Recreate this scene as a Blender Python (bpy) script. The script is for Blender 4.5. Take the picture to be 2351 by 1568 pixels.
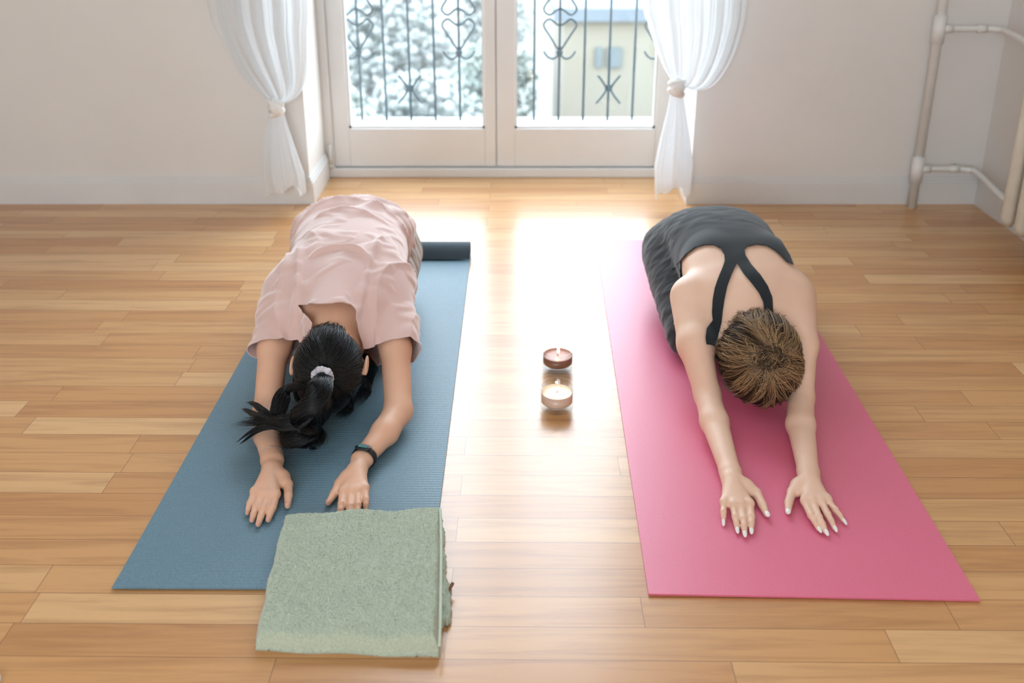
import bpy, bmesh, math, random
import numpy as np
from mathutils import Vector, Matrix
random.seed(7); rng = np.random.default_rng(11)
for o in list(bpy.data.objects): bpy.data.objects.remove(o)
scn = bpy.context.scene
COL = scn.collection
PI = math.pi

# ------------------------------------------------------------------ camera
CAM_H, TAN, VB, HOR = 1.27, 0.37422, 6400.0, 300.0       # eye height, tan(pitch), vanishing rows (px) in a 2351x1568 frame
PITCH = math.atan(TAN); COSP = math.cos(PITCH)
FPX = 2199.3
cam = bpy.data.cameras.new('camera'); camo = bpy.data.objects.new('camera', cam); COL.objects.link(camo)
camo.location = (0, 0, CAM_H); camo.rotation_euler = (PI/2 - PITCH, 0, 0)
cam.sensor_width = 36; cam.lens = FPX/2351*36; cam.shift_y = -261/2351; cam.clip_start = 0.02; cam.clip_end = 400
cam.dof.use_dof = True; cam.dof.focus_distance = 2.15; cam.dof.aperture_fstop = 2.8
scn.camera = camo

# ------------------------------------------------------------------ world, light, exposure
w = bpy.data.worlds.new('overcast_sky'); scn.world = w; w.use_nodes = True
nt = w.node_tree; nt.nodes.clear()
bg = nt.nodes.new('ShaderNodeBackground'); out = nt.nodes.new('ShaderNodeOutputWorld')
tc = nt.nodes.new('ShaderNodeTexCoord'); sp = nt.nodes.new('ShaderNodeSeparateXYZ'); cr = nt.nodes.new('ShaderNodeValToRGB')
nt.links.new(tc.outputs['Generated'], sp.inputs[0]); nt.links.new(sp.outputs['Z'], cr.inputs[0])
cr.color_ramp.elements[0].position = 0.0; cr.color_ramp.elements[0].color = (0.87, 0.94, 1.0, 1)
cr.color_ramp.elements[1].position = 0.9; cr.color_ramp.elements[1].color = (0.76, 0.87, 1.0, 1)
nt.links.new(cr.outputs[0], bg.inputs[0]); nt.links.new(bg.outputs[0], out.inputs[0])
bg.inputs[1].default_value = 11.0
def portal(loc, rot, sx, sy):
    l = bpy.data.lights.new('portal', 'AREA'); l.shape = 'RECTANGLE'; l.size = sx; l.size_y = sy; l.cycles.is_portal = True
    o = bpy.data.objects.new('daylight_portal', l); COL.objects.link(o); o.location = loc; o.rotation_euler = rot
portal((-0.045, 4.3, 1.55), (-PI/2, 0, 0), 1.6, 3.05)     # french door, light comes in towards -Y
portal((-0.9, -2.72, 1.7), (PI/2, 0, 0), 2.3, 1.8)        # unseen rear window, added behind the photographer for fill light
scn.view_settings.view_transform = 'Standard'; scn.view_settings.look = 'None'
scn.view_settings.gamma = 1.0; scn.view_settings.use_curve_mapping = False
scn.view_settings.exposure = 0.0
scn.cycles.use_denoising = True; scn.cycles.max_bounces = 8; scn.cycles.diffuse_bounces = 4; scn.cycles.glossy_bounces = 3; scn.cycles.adaptive_threshold = .02
scn.cycles.transparent_max_bounces = 14; scn.cycles.sample_clamp_indirect = 8.0; scn.cycles.caustics_refractive = False; scn.cycles.caustics_reflective = False

def P(px, py, z=0.0):
    """point at height z seen at that pixel of the 2351x1568 frame"""
    c = CAM_H - z
    return Vector(((px-1175.5)*c/(COSP*(py+HOR)), c*TAN*(VB-py)/(py+HOR), z))
def PY(px, py, Y):
    c = Y*(py+HOR)/(TAN*(VB-py))
    return Vector(((px-1175.5)*c/(COSP*(py+HOR)), Y, CAM_H-c))
def proj(v):
    """n x 3 world -> pixel rows"""
    v = np.asarray(v); c = CAM_H - v[:, 2]; r = c/v[:, 1]
    y = (r*TAN*VB - HOR)/(1 + r*TAN)
    x = 1175.5 + v[:, 0]*COSP*(y+HOR)/c
    return np.stack([x, y], 1)

# ------------------------------------------------------------------ helpers
def tag(o, label=None, cat=None, group=None, kind=None):
    if label: o['label'] = label
    if cat: o['category'] = cat
    if group: o['group'] = group
    if kind: o['kind'] = kind
    return o
def empty(name, loc, label, cat, group=None):
    o = bpy.data.objects.new(name, None); COL.objects.link(o); o.location = loc; o.empty_display_size = .05
    return tag(o, label, cat, group)
def link(name, me, mat, parent=None, smooth=False):
    o = bpy.data.objects.new(name, me); COL.objects.link(o)
    if mat is not None: me.materials.append(mat)
    if parent is not None:
        o.parent = parent; o.matrix_parent_inverse = Matrix.Translation(-parent.location)
    if smooth:
        me.polygons.foreach_set('use_smooth', [True]*len(me.polygons))
    me.update(); return o
def np_mesh(name, V, Fc):
    me = bpy.data.meshes.new(name)
    V = np.asarray(V, dtype=np.float32); Fc = np.asarray(Fc, dtype=np.int32)
    k = Fc.shape[1]
    me.vertices.add(len(V)); me.vertices.foreach_set('co', V.ravel())
    me.loops.add(Fc.size); me.loops.foreach_set('vertex_index', Fc.ravel())
    me.polygons.add(len(Fc)); me.polygons.foreach_set('loop_start', np.arange(0, Fc.size, k, dtype=np.int32))
    me.update(calc_edges=True); me.validate(); return me
class MB:
    """collects shapes for ONE mesh object"""
    def __init__(s): s.bm = bmesh.new()
    def box(s, x0, x1, y0, y1, z0, z1, bev=0):
        r = bmesh.ops.create_cube(s.bm, size=1.0)
        for v in r['verts']:
            v.co = Vector(((x0+x1)/2 + v.co.x*(x1-x0), (y0+y1)/2 + v.co.y*(y1-y0), (z0+z1)/2 + v.co.z*(z1-z0)))
        if bev:
            es = list({e for v in r['verts'] for e in v.link_edges})
            bmesh.ops.bevel(s.bm, geom=es, offset=bev, segments=2, profile=.5, affect='EDGES')
        return s
    def tube(s, pts, rad, n=12, cap=True, flat=None):
        pts = [Vector(p) for p in pts]; rads = rad if isinstance(rad, (list, tuple)) else [rad]*len(pts)
        rings = []; prev = None
        for i, p in enumerate(pts):
            t = (pts[min(i+1, len(pts)-1)] - pts[max(i-1, 0)]).normalized()
            if prev is None:
                a = Vector((0, 0, 1)) if abs(t.z) < .9 else Vector((0, 1, 0))
                u = t.cross(a).normalized()
            else:
                u = (prev - t*prev.dot(t)).normalized()
            prev = u; v = t.cross(u)
            rings.append([s.bm.verts.new(p + (u*math.cos(2*PI*k/n) + v*math.sin(2*PI*k/n))*rads[i]) for k in range(n)])
        for a, b in zip(rings, rings[1:]):
            for k in range(n): s.bm.faces.new((a[k], a[(k+1) % n], b[(k+1) % n], b[k]))
        if cap:
            s.bm.faces.new(rings[0][::-1]); s.bm.faces.new(rings[-1])
        return s
    def lathe(s, prof, cx, cy, n=48):
        rings = []
        for r, z in prof:
            rings.append([s.bm.verts.new((cx + r*math.cos(2*PI*k/n), cy + r*math.sin(2*PI*k/n), z)) for k in range(n)] if r > 1e-6 else [s.bm.verts.new((cx, cy, z))])
        for a, b in zip(rings, rings[1:]):
            for k in range(n):
                k2 = (k+1) % n
                if len(a) == 1 and len(b) == 1: continue
                if len(a) == 1: s.bm.faces.new((a[0], b[k], b[k2]))
                elif len(b) == 1: s.bm.faces.new((a[k], a[k2], b[0]))
                else: s.bm.faces.new((a[k], a[k2], b[k2], b[k]))
        return s
    def sphere(s, c, r, seg=12, M=None):
        res = bmesh.ops.create_uvsphere(s.bm, u_segments=seg, v_segments=max(6, seg//2+2), radius=1.0)
        for v in res['verts']:
            q = Vector((v.co.x*r[0], v.co.y*r[1], v.co.z*r[2]))
            if M is not None: q = M @ q
            v.co = Vector(c) + q
        return s
    def build(s, name, mat, parent=None, smooth=False):
        bmesh.ops.recalc_face_normals(s.bm, faces=s.bm.faces[:])
        me = bpy.data.meshes.new(name); s.bm.to_mesh(me); s.bm.free()
        return link(name, me, mat, parent, smooth)
def catmull(pts, n=8):
    pts = [Vector(p) for p in pts]; out = []
    P_ = [pts[0]*2 - pts[1]] + pts + [pts[-1]*2 - pts[-2]]
    for i in range(1, len(P_)-2):
        for k in range(n):
            t = k/n
            out.append(.5*((2*P_[i]) + (P_[i+1]-P_[i-1])*t + (2*P_[i-1]-5*P_[i]+4*P_[i+1]-P_[i+2])*t*t + (3*P_[i]-P_[i-1]-3*P_[i+1]+P_[i+2])*t**3))
    out.append(pts[-1]); return out

# ------------------------------------------------------------------ materials
def srgb(r, g, b):
    f = lambda c: (c/255/12.92) if c/255 <= .04045 else ((c/255+.055)/1.055)**2.4
    return (f(r), f(g), f(b), 1)
class N:
    def __init__(s, name):
        s.m = bpy.data.materials.new(name); s.m.use_nodes = True; s.t = s.m.node_tree; s.b = s.t.nodes['Principled BSDF']; s.o = s.t.nodes['Material Output']
    def n(s, typ, **kw):
        x = s.t.nodes.new(typ)
        for k, v in kw.items():
            if k.startswith('i_'):
                key = k[2:]; key = int(key) if key.isdigit() else key.replace('_', ' ')
                x.inputs[key].default_value = v
            else: setattr(x, k, v)
        return x
    def l(s, a, b): s.t.links.new(a, b)
    def ramp(s, fac, stops):
        r = s.n('ShaderNodeValToRGB'); e = r.color_ramp.elements
        while len(e) < len(stops): e.new(.5)
        for q, (p, c) in zip(e, stops): q.position = p; q.color = c
        s.l(fac, r.inputs[0]); return r.outputs[0]
    def noise(s, scale, detail=4, stretch=(1, 1, 1), rough=.5, coord='Object'):
        c = s.n('ShaderNodeTexCoord'); mp = s.n('ShaderNodeMapping'); mp.inputs['Scale'].default_value = stretch
        s.l(c.outputs[coord], mp.inputs[0]); t = s.n('ShaderNodeTexNoise', i_Scale=scale, i_Detail=detail, i_Roughness=rough); s.l(mp.outputs[0], t.inputs['Vector'])
        return t.outputs['Fac']
    def bump(s, h, strength=.3, dist=.002):
        b = s.n('ShaderNodeBump', i_Strength=strength, i_Distance=dist); s.l(h, b.inputs['Height']); s.l(b.outputs[0], s.b.inputs['Normal']); return b
    def set(s, **kw):
        for k, v in kw.items(): s.b.inputs[k.replace('_', ' ')].default_value = v
        return s
def mottled(name, c1, c2, scale=20, rough=.6, bump=0, bscale=200, bdist=.001, **kw):
    m = N(name); m.l(m.ramp(m.noise(scale), [(.3, c1), (.7, c2)]), m.b.inputs['Base Color']); m.set(Roughness=rough, **kw)
    if bump: m.bump(m.noise(bscale, 3), bump, bdist)
    return m.m
M = {}
M['wall'] = mottled('plaster_white', srgb(226, 223, 219), srgb(230, 227, 223), 3, .75, .15, 60, .002)
M['paint'] = mottled('white_gloss_paint', srgb(222, 222, 221), srgb(227, 227, 226), 5, .38)
M['pipe'] = mottled('cream_pipe_paint', srgb(228, 228, 225), srgb(233, 233, 230), 25, .4)
M['iron'] = mottled('wrought_iron', srgb(66, 80, 86), srgb(80, 92, 98), 40, .55, .2, 300)
M['stone'] = mottled('pale_stone', srgb(150, 151, 150), srgb(160, 161, 160), 12, .8)
M['ceil'] = mottled('ceiling_white', srgb(226, 226, 224), srgb(230, 230, 228), 3, .8)

def wood_floor():
    m = N('oak_strip_parquet')
    g = m.n('ShaderNodeNewGeometry'); mp = m.n('ShaderNodeMapping'); mp.inputs['Location'].default_value = (.13, .021, 0)
    mp.inputs['Rotation'].default_value = (0, 0, math.radians(.6))
    m.l(g.outputs['Position'], mp.inputs[0])
    br = m.n('ShaderNodeTexBrick', offset=.37, offset_frequency=2, squash=.72, squash_frequency=3)
    br.inputs['Scale'].default_value = 1; br.inputs['Brick Width'].default_value = .78; br.inputs['Row Height'].default_value = .0765
    br.inputs['Mortar Size'].default_value = .0007; br.inputs['Mortar Smooth'].default_value = .3; br.inputs['Bias'].default_value = 0
    br.inputs['Color1'].default_value = (0, 0, 0, 1); br.inputs['Color2'].default_value = (1, 1, 1, 1); br.inputs['Mortar'].default_value = (.5, .5, .5, 1)
    m.l(mp.outputs[0], br.inputs['Vector'])
    # grain, stretched along the strips, shifted per strip
    add = m.n('ShaderNodeVectorMath', operation='MULTIPLY_ADD'); add.inputs[1].default_value = (3.1, 7.7, 5.3)
    m.l(br.outputs['Color'], add.inputs[0]); m.l(g.outputs['Position'], add.inputs[2])
    st = m.n('ShaderNodeMapping'); st.inputs['Scale'].default_value = (1.6, 26, 1); m.l(add.outputs[0], st.inputs[0])
    n1 = m.n('ShaderNodeTexNoise', i_Scale=1.6, i_Detail=6, i_Roughness=.6, i_Distortion=.6); m.l(st.outputs[0], n1.inputs['Vector'])
    base = m.ramp(br.outputs['Color'], [(0, srgb(196, 140, 84)), (.4, srgb(206, 152, 95)), (.75, srgb(212, 162, 106)), (1, srgb(222, 177, 124))])
    gr = m.ramp(n1.outputs['Fac'], [(.3, srgb(196, 178, 160)), (.55, (1, 1, 1, 1))])
    mx = m.n('ShaderNodeMix', data_type='RGBA', blend_type='MULTIPLY'); mx.inputs[0].default_value = .55
    m.l(base, mx.inputs[6]); m.l(gr, mx.inputs[7])
    mm = m.n('ShaderNodeMix', data_type='RGBA', blend_type='MIX'); m.l(br.outputs['Fac'], mm.inputs[0]); m.l(mx.outputs[2], mm.inputs[6]); mm.inputs[7].default_value = srgb(120, 76, 40)
    m.l(mm.outputs[2], m.b.inputs['Base Color'])
    m.set(Roughness=.42, IOR=1.5, Coat_Weight=.68, Coat_Roughness=.22, Coat_IOR=1.55)
    b = m.bump(n1.outputs['Fac'], .06, .001)
    return m.m
M['floor'] = wood_floor()

def glass_thin(name, tint=(1, 1, 1, 1), ior=1.5):
    m = N(name); t = m.n('ShaderNodeBsdfTransparent'); t.inputs[0].default_value = tint
    g = m.n('ShaderNodeBsdfGlossy'); g.inputs['Roughness'].default_value = .02
    f = m.n('ShaderNodeFresnel'); f.inputs[0].default_value = ior
    # only the outer side of each face reflects; the inner side lets light out
    ge = m.n('ShaderNodeNewGeometry'); iv = m.n('ShaderNodeMath', operation='SUBTRACT'); iv.inputs[0].default_value = 1; m.l(ge.outputs['Backfacing'], iv.inputs[1])
    ml = m.n('ShaderNodeMath', operation='MULTIPLY'); m.l(f.outputs[0], ml.inputs[0]); m.l(iv.outputs[0], ml.inputs[1])
    mx = m.n('ShaderNodeMixShader'); m.l(ml.outputs[0], mx.inputs[0]); m.l(t.outputs[0], mx.inputs[1]); m.l(g.outputs[0], mx.inputs[2]); m.l(mx.outputs[0], m.o.inputs[0])
    m.t.nodes.remove(m.b); return m.m
M['pane'] = glass_thin('window_glass', (.97, .985, .985, 1))
def voile():
    m = N('white_voile'); t = m.n('ShaderNodeBsdfTransparent'); d = m.n('ShaderNodeBsdfDiffuse'); tl = m.n('ShaderNodeBsdfTranslucent')
    d.inputs[0].default_value = (.88, .89, .89, 1); tl.inputs[0].default_value = (.84, .88, .91, 1)
    a = m.n('ShaderNodeMixShader'); a.inputs[0].default_value = .42; m.l(d.outputs[0], a.inputs[1]); m.l(tl.outputs[0], a.inputs[2])
    n = m.noise(900, 2); r = m.ramp(n, [(.35, (.06, .06, .06, 1)), (.65, (.2, .2, .2, 1))])
    b = m.n('ShaderNodeMixShader'); m.l(r, b.inputs[0]); m.l(a.outputs[0], b.inputs[1]); m.l(t.outputs[0], b.inputs[2]); m.l(b.outputs[0], m.o.inputs[0])
    m.t.nodes.remove(m.b); return m.m
M['voile'] = voile()

# ------------------------------------------------------------------ room shell
WY, RX, LX, BY, CH = 3.683, 1.885, -3.1, -2.5, 3.4       # back wall, right wall, left wall, rear wall, ceiling height
OX0, OX1, OZ = -.815, .72, 3.10                           # the recess of the french door
WO = 4.22                                                 # outer face of the window wall
def struct(name, mb, mat, label=None):
    o = mb.build(name, mat); tag(o, label, None, None, 'structure'); return o
struct('floor', MB().box(LX, RX, BY, WY, -.1, 0).box(OX0, OX1, WY, 4.06, -.1, 0), M['floor'], 'honey oak strip parquet floor')
struct('ceiling', MB().box(LX-.2, RX+.2, BY-.2, WO, CH, CH+.15), M['ceil'])
struct('wall_back', MB().box(LX-.2, OX0, WY, WO, -.1, CH).box(OX1, RX+.2, WY, WO, -.1, CH).box(OX0, OX1, WY, WO, OZ, CH), M['wall'], 'pale plaster wall around the french door')
struct('wall_right', MB().box(RX, RX+.2, BY-.2, WY, -.1, CH), M['wall'])
struct('wall_left', MB().box(LX-.2, LX, BY-.2, WY, -.1, CH), M['wall'])
struct('wall_rear', MB().box(LX, -2.05, BY-.2, BY, -.1, CH).box(.25, RX, BY-.2, BY, -.1, CH).box(-2.05, .25, BY-.2, BY, 2.6, CH).box(-2.05, .25, BY-.2, BY, -.1, .8), M['wall'])  # opening left for the added fill window
def baseboard(mb, x0, x1, y0, y1, axis):
    # board with a stepped top moulding, thickness grows towards the room
    for z0, z1, t in ((0, .088, .016), (.088, .1, .012), (.1, .112, .007)):
        if axis == 'y-': mb.box(x0, x1, y0-t, y0, z0, z1)
        if axis == 'x-': mb.box(x0-t, x0, y0, y1, z0, z1)
        if axis == 'x+': mb.box(x0, x0+t, y0, y1, z0, z1)
struct('baseboard_back', (lambda m: (baseboard(m, LX, OX0, WY, 0, 'y-'), baseboard(m, OX1, RX, WY, 0, 'y-'), m)[-1])(MB()), M['paint'], 'white baseboard along the window wall')
struct('baseboard_right', (lambda m: (baseboard(m, RX, 0, BY, WY-.016, 'x-'), m)[-1])(MB()), M['paint'])
struct('baseboard_left', (lambda m: (baseboard(m, LX, 0, BY, WY-.016, 'x+'), m)[-1])(MB()), M['paint'])
struct('baseboard_recess', (lambda m: (baseboard(m, OX0, 0, WY-.016, 4.02, 'x+'), baseboard(m, OX1, 0, WY-.016, 4.02, 'x-'), m)[-1])(MB()), M['paint'])

# french door: frame, threshold and two leaves
DX0, DX1, DC = -.79, .70, -.068
DY0, DY1 = 4.045, 4.095
frame = MB().box(DX0-.03, DX0+.012, DY0-.015, DY1+.03, 0, 3.08).box(DX1-.012, DX1+.03, DY0-.015, DY1+.03, 0, 3.08).box(DX0-.03, DX1+.03, DY0-.015, DY1+.03, 3.03, 3.10).box(DX0-.03, DX1+.03, DY0-.022, DY1+.03, 0, .04, .004)
struct('trim_1', frame, M['paint'], 'white frame and threshold of the french door')
def leaf(n, x0, x1, gx0, gx1):
    z0, z1, gz0, gz1 = .045, 3.025, .215, 2.94
    m = MB().box(x0, gx0, DY0, DY1, z0, z1, .003).box(gx1, x1, DY0, DY1, z0, z1, .003).box(gx0, gx1, DY0, DY1, z0, gz0, .003).box(gx0, gx1, DY0, DY1, gz1, z1, .003)
    # glazing beads
    for a in ((gx0, gx0+.01, gz0, gz1), (gx1-.01, gx1, gz0, gz1), (gx0, gx1, gz0, gz0+.01), (gx0, gx1, gz1-.01, gz1)): m.box(a[0], a[1], DY0+.012, DY1-.012, a[2], a[3])
    d = struct('door_%d' % n, m, M['paint'], 'white glazed french door leaf')
    g = MB().box(gx0, gx1, DY0+.022, DY0+.026, gz0, gz1).build('pane', M['pane'], d)
    return d
d1 = leaf(1, DX0+.012, DC-.002, -.708, -.118)
d2 = leaf(2, DC+.002, DX1-.012, .0125, .622)
MB().box(DC-.012, DC+.012, DY0+.02, DY1+.012, .05, 3.02).build('rebate_strip', M['paint'], d2)
hm = MB(); hm.tube([(DX0-.002, DY0-.022, .06), (DX0-.002, DY0-.022, .15)], .008)
hm.sphere((DX0-.002, DY0-.022, .055), (.009, .009, .009)); hm.build('hinge', M['pipe'], d1, True)
for zz in (1.35, 2.6):
    MB().tube([(DX0-.002, DY0-.022, zz), (DX0-.002, DY0-.022, zz+.09)], .008).build('hinge', M['pipe'], d1, True)
hh = MB().box(DC+.015, DC+.045, DY0-.012, DY0, .98, 1.14, .003).tube([(DC+.03, DY0-.01, 1.08), (DC+.03, DY0-.055, 1.08), (DC+.03, DY0-.06, 1.08), (DC+.14, DY0-.06, 1.075)], .009)
hh.build('door_handle', mottled('brass', srgb(180, 150, 90), srgb(200, 170, 110), 30, .3, Metallic=1.0), d2, True)

# frame of the unseen window added in the rear wall for fill light
wf = MB()
for x0, x1 in ((-2.05, -1.98), (-.935, -.865), (.18, .25)): wf.box(x0, x1, BY-.14, BY-.08, .8, 2.6)
wf.box(-2.05, .25, BY-.14, BY-.08, .8, .87).box(-2.05, .25, BY-.14, BY-.08, 2.53, 2.6)
struct('fill_window_1', wf, M['paint'])

# ------------------------------------------------------------------ balcony ledge and wrought-iron railing
struct('trim_2', MB().box(-1.3, 1.2, 4.22, 4.47, .02, .165, .01), M['stone'], 'pale stone ledge outside the french door')
RY = 4.40; BX, BS = .218, .1153
rail = empty('balcony_railing', (0, RY, .165), 'dark wrought-iron balcony railing with heart scrolls outside the french door', 'railing')
MB().box(-1.25, 1.15, RY-.02, RY+.02, 1.12, 1.135).box(-1.25, 1.15, RY-.008, RY+.008, 1.02, 1.035).build('top_rail', M['iron'], rail)
BR = .0058
for k in range(-12, 8):
    MB().tube([(BX+k*BS, RY, .16), (BX+k*BS, RY, 1.12)], BR, 8).build('bar', M['iron'], rail, True)
def both(mb, pts, cx, r):
    for s in (1, -1):
        c = catmull([(cx+s*x, RY-.004, z) for x, z in pts], 6); mb.tube(c, r, 6)
for k in range(-12, 8):
    cx = BX+k*BS
    if k % 4 == 0:
        m = MB(); r = .0052
        lower = [(0, .488), (.022, .52), (.05, .565), (.0735, .603), (.066, .625), (.045, .634), (.022, .617), (0, .604)]
        both(m, lower, cx, r)
        both(m, [(x, .634*2+.02-z) for x, z in lower], cx, r)
        curl = [(0, .486), (.014, .463), (.034, .455), (.056, .466), (.073, .490)]
        both(m, curl, cx, r); both(m, [(x, 1.288-z) for x, z in curl], cx, r)
        m.sphere((cx, RY-.004, .484), (.017, .010, .014)); m.sphere((cx, RY-.004, .802), (.017, .010, .014))
        m.build('heart_scroll', M['iron'], rail, True)
    if k % 4 == 2:
        m = MB()
        both(m, [(.052, .378), (.030, .350), (.012, .318), (.022, .290), (.056, .246)], cx, .0055)
        m.sphere((cx, RY-.004, .318), (.015, .009, .020)); m.build('cross_scroll', M['iron'], rail, True)

# ------------------------------------------------------------------ outdoors, far below the window
GZ = -9.0
M['ground'] = mottled('pale_ground', srgb(84, 88, 84), srgb(104, 106, 102), .12, .9)
tag(MB().box(-90, 90, 6, 160, GZ-.2, GZ).build('ground', M['ground']), 'pale ground far below the window', None, None, 'structure')
M['yellow'] = mottled('yellow_render', srgb(108, 104, 92), srgb(112, 108, 98), .5, .9)
M['bluegrey'] = mottled('slate_roof', srgb(82, 90, 98), srgb(88, 96, 102), 2, .8)
M['shutter'] = mottled('dark_window', srgb(76, 84, 86), srgb(82, 90, 92), 2, .6)
M['bark'] = mottled('bark', srgb(70, 66, 60), srgb(90, 84, 76), 8, .9)
bl = empty('yellow_house', (5.2, 31, GZ), 'pale yellow house with small dark windows beyond the railing', 'building')
MB().box(1.6, 9.4, 30, 38, GZ, -3.1).build('wall', M['yellow'], bl)
rm = MB(); rm.box(1.3, 9.7, 29.7, 38.3, -3.1, -2.7); rm.build('roof', M['bluegrey'], bl)
for wx, ww in ((2.62, .2), (2.98, .44), (4.6, .44), (5.9, .44), (7.4, .44)):
    MB().box(wx, wx+ww, 29.9, 30.02, -4.55, -3.93).build('window', M['shutter'], bl)
for wx in (3.1, 5.4, 6.7, 8.1):
    MB().box(wx, wx+.6, 29.9, 30.02, -7.4, -6.3).build('window', M['shutter'], bl)
def leaf_mat(name, c1, c2):
    m = N(name); r = m.ramp(m.noise(1.5), [(.3, c1), (.7, c2)]); m.l(r, m.b.inputs['Base Color']); m.set(Roughness=.8)
    tl = m.n('ShaderNodeBsdfTranslucent'); m.l(r, tl.inputs[0]); mx = m.n('ShaderNodeMixShader'); mx.inputs[0].default_value = .5
    m.l(m.b.outputs[0], mx.inputs[1]); m.l(tl.outputs[0], mx.inputs[2]); m.l(mx.outputs[0], m.o.inputs[0]); return m.m
leafm = [leaf_mat('leaves_pale', srgb(150, 160, 154), srgb(178, 184, 178)), leaf_mat('leaves_grey', srgb(158, 164, 162), srgb(184, 188, 186)), leaf_mat('leaves_green', srgb(136, 152, 140), srgb(164, 174, 164))]
_b = bmesh.new(); bmesh.ops.create_icosphere(_b, subdivisions=1, radius=1); _b.verts.index_update()
ICO_V = np.array([v.co[:] for v in _b.verts]); ICO_F = np.array([[v.index for v in f.verts] for f in _b.faces]); _b.free()
def tree(x, y, top, R, mi, label):
    t = empty('tree', (x, y, GZ), label, 'tree', 'trees below the window')
    VV, FF = [], []
    for i in range(900):                                   # foliage as a cloud of small leaf clumps
        a = random.uniform(0, 2*PI); h = random.uniform(0, 1.9); rr = R*random.uniform(.35, 1.0)*math.sqrt(max(.05, 1-((h-1)/1.05)**2)); s_ = R*random.uniform(.035, .085)
        VV.append(np.array((x+rr*math.cos(a), y+rr*math.sin(a)*.8, top-R*h))+ICO_V*s_*rng.uniform(.5, 1.3, (len(ICO_V), 3))); FF.append(ICO_F+i*len(ICO_V))
    link('crown', np_mesh('crown', np.vstack(VV), np.vstack(FF)), leafm[mi], t)
    m = MB(); m.tube([(x, y, GZ), (x+.05, y, GZ+2), (x-.1, y, top-R*1.2)], [.16, .13, .07], 8)
    for i in range(4):
        a = i*1.7; m.tube([(x, y, top-R*1.9), (x+R*.5*math.cos(a), y+R*.4*math.sin(a), top-R*.9)], [.06, .02], 6)
    m.build('trunk', M['bark'], t)
for i, (x, y, top, R, mi, lb) in enumerate([
    (-6.6, 27, -3.6, 1.9, 1, 'grey-green tree seen through the far left of the left pane'),
    (-4.6, 22, -3.2, 1.7, 0, 'pale tree behind the left heart scrolls of the railing'),
    (-2.6, 27, -4.2, 2.1, 1, 'broad hazy tree behind the middle bars of the left pane'),
    (-1.5, 20, -4.4, 1.4, 2, 'small green tree low behind the second heart scroll'),
    (-.6, 34, -4.4, 1.6, 0, 'pale tree behind the door centre post'),
    (1.2, 24, -4.9, 1.6, 2, 'green tree low in the left part of the right pane'),
    (-1.0, 56, -4.0, 2.4, 1, 'hazy far tree behind the left door stile'),
    (3.9, 22, -5.4, 1.3, 0, 'low pale bush-like tree before the yellow house'),
    (-9.5, 33, -2.4, 2.6, 2, 'large far tree at the left edge of the view'),
    (-5.2, 42, -3.6, 3.0, 1, 'far hazy tree high in the left pane')]):
    tree(x, y, top, R, mi, lb)

# ------------------------------------------------------------------ pipes and radiator
hp = empty('heating_pipe', P(2095, 467), 'white painted heating riser pipe with two branches in the right corner', 'pipe')
PYY = WY-.055
zb, zt = PY(2110, 388, PYY).z, PY(2180, 66, PYY).z
px0 = (PY(2096, 455, PYY).x + PY(2163, 20, PYY).x)/2
MB().tube([(px0, PYY, 0), (px0, PYY, CH)], .0175, 16).build('riser', M['pipe'], hp, True)
def branch(z, xe, bendx, yend, n):
    m = MB(); pts = [(px0, PYY, z), (bendx-.03, PYY, z), (bendx+.012, PYY-.018, z), (bendx+.03, PYY-.05, z), (xe, yend, z-.01)]
    m.tube(catmull(pts, 5), .0115, 12)
    m.tube([(px0+.01, PYY, z), (px0+.05, PYY, z)], .0155, 12); m.tube([(bendx-.055, PYY, z), (bendx-.02, PYY, z)], .015, 12)
    m.build('branch_pipe', M['pipe'], hp, True)
    MB().tube([(px0, PYY, z-.055), (px0, PYY, z+.05)], .023, 16).build('tee_fitting', M['pipe'], hp, True)
branch(zb, 1.775, 1.785, 3.22, 0)
branch(zt, 1.775, 1.80, 3.22, 1)
MB().tube([(1.775, PYY, zb), (1.775, WY-.002, zb)], .008).tube([(1.74, PYY, zb), (1.83, PYY, zb)], .009, 10).build('wall_bracket', M['pipe'], hp, True)

rad = empty('radiator', (1.76, 3.2, .09), 'cream column radiator on the right wall beside the pipes', 'radiator')
M['rad'] = mottled('radiator_enamel', srgb(214, 205, 188), srgb(224, 215, 200), 20, .42)
ry = 3.17
for i in range(12):
    y = ry - i*.098
    m = MB()
    # one cast section: two vertical columns, front and back, joined by rounded heads
    for x in (1.748, 1.828):
        m.tube([(x, y, .09), (x, y, .12), (x, y, .74), (x, y, .77)], [.014, .027, .027, .014], 10)
    for z in (.125, .735): m.tube([(1.748, y, z), (1.828, y, z)], .024, 10)
    o = m.build('section', M['rad'], rad, True); o.data.polygons.foreach_set('use_smooth', [True]*len(o.data.polygons))
MB().tube([(1.79, ry+.03, .13), (1.79, ry-11.3*.098, .13)], .017).tube([(1.79, ry+.03, .73), (1.79, ry-11.3*.098, .73)], .017).build('manifold', M['rad'], rad, True)
for y in (ry-.2, ry-.95): MB().box(1.80, RX-.001, y-.012, y+.012, .14, .17).build('bracket', M['rad'], rad)

# white painted foot of a piece of furniture that just enters the lower left corner
tag(MB().box(-1.05, -.853, .55, 1.236, 0, .012, .002).build('floor_board', M['paint']), 'white board edge lying at the bottom left corner of the picture', 'board')

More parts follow.
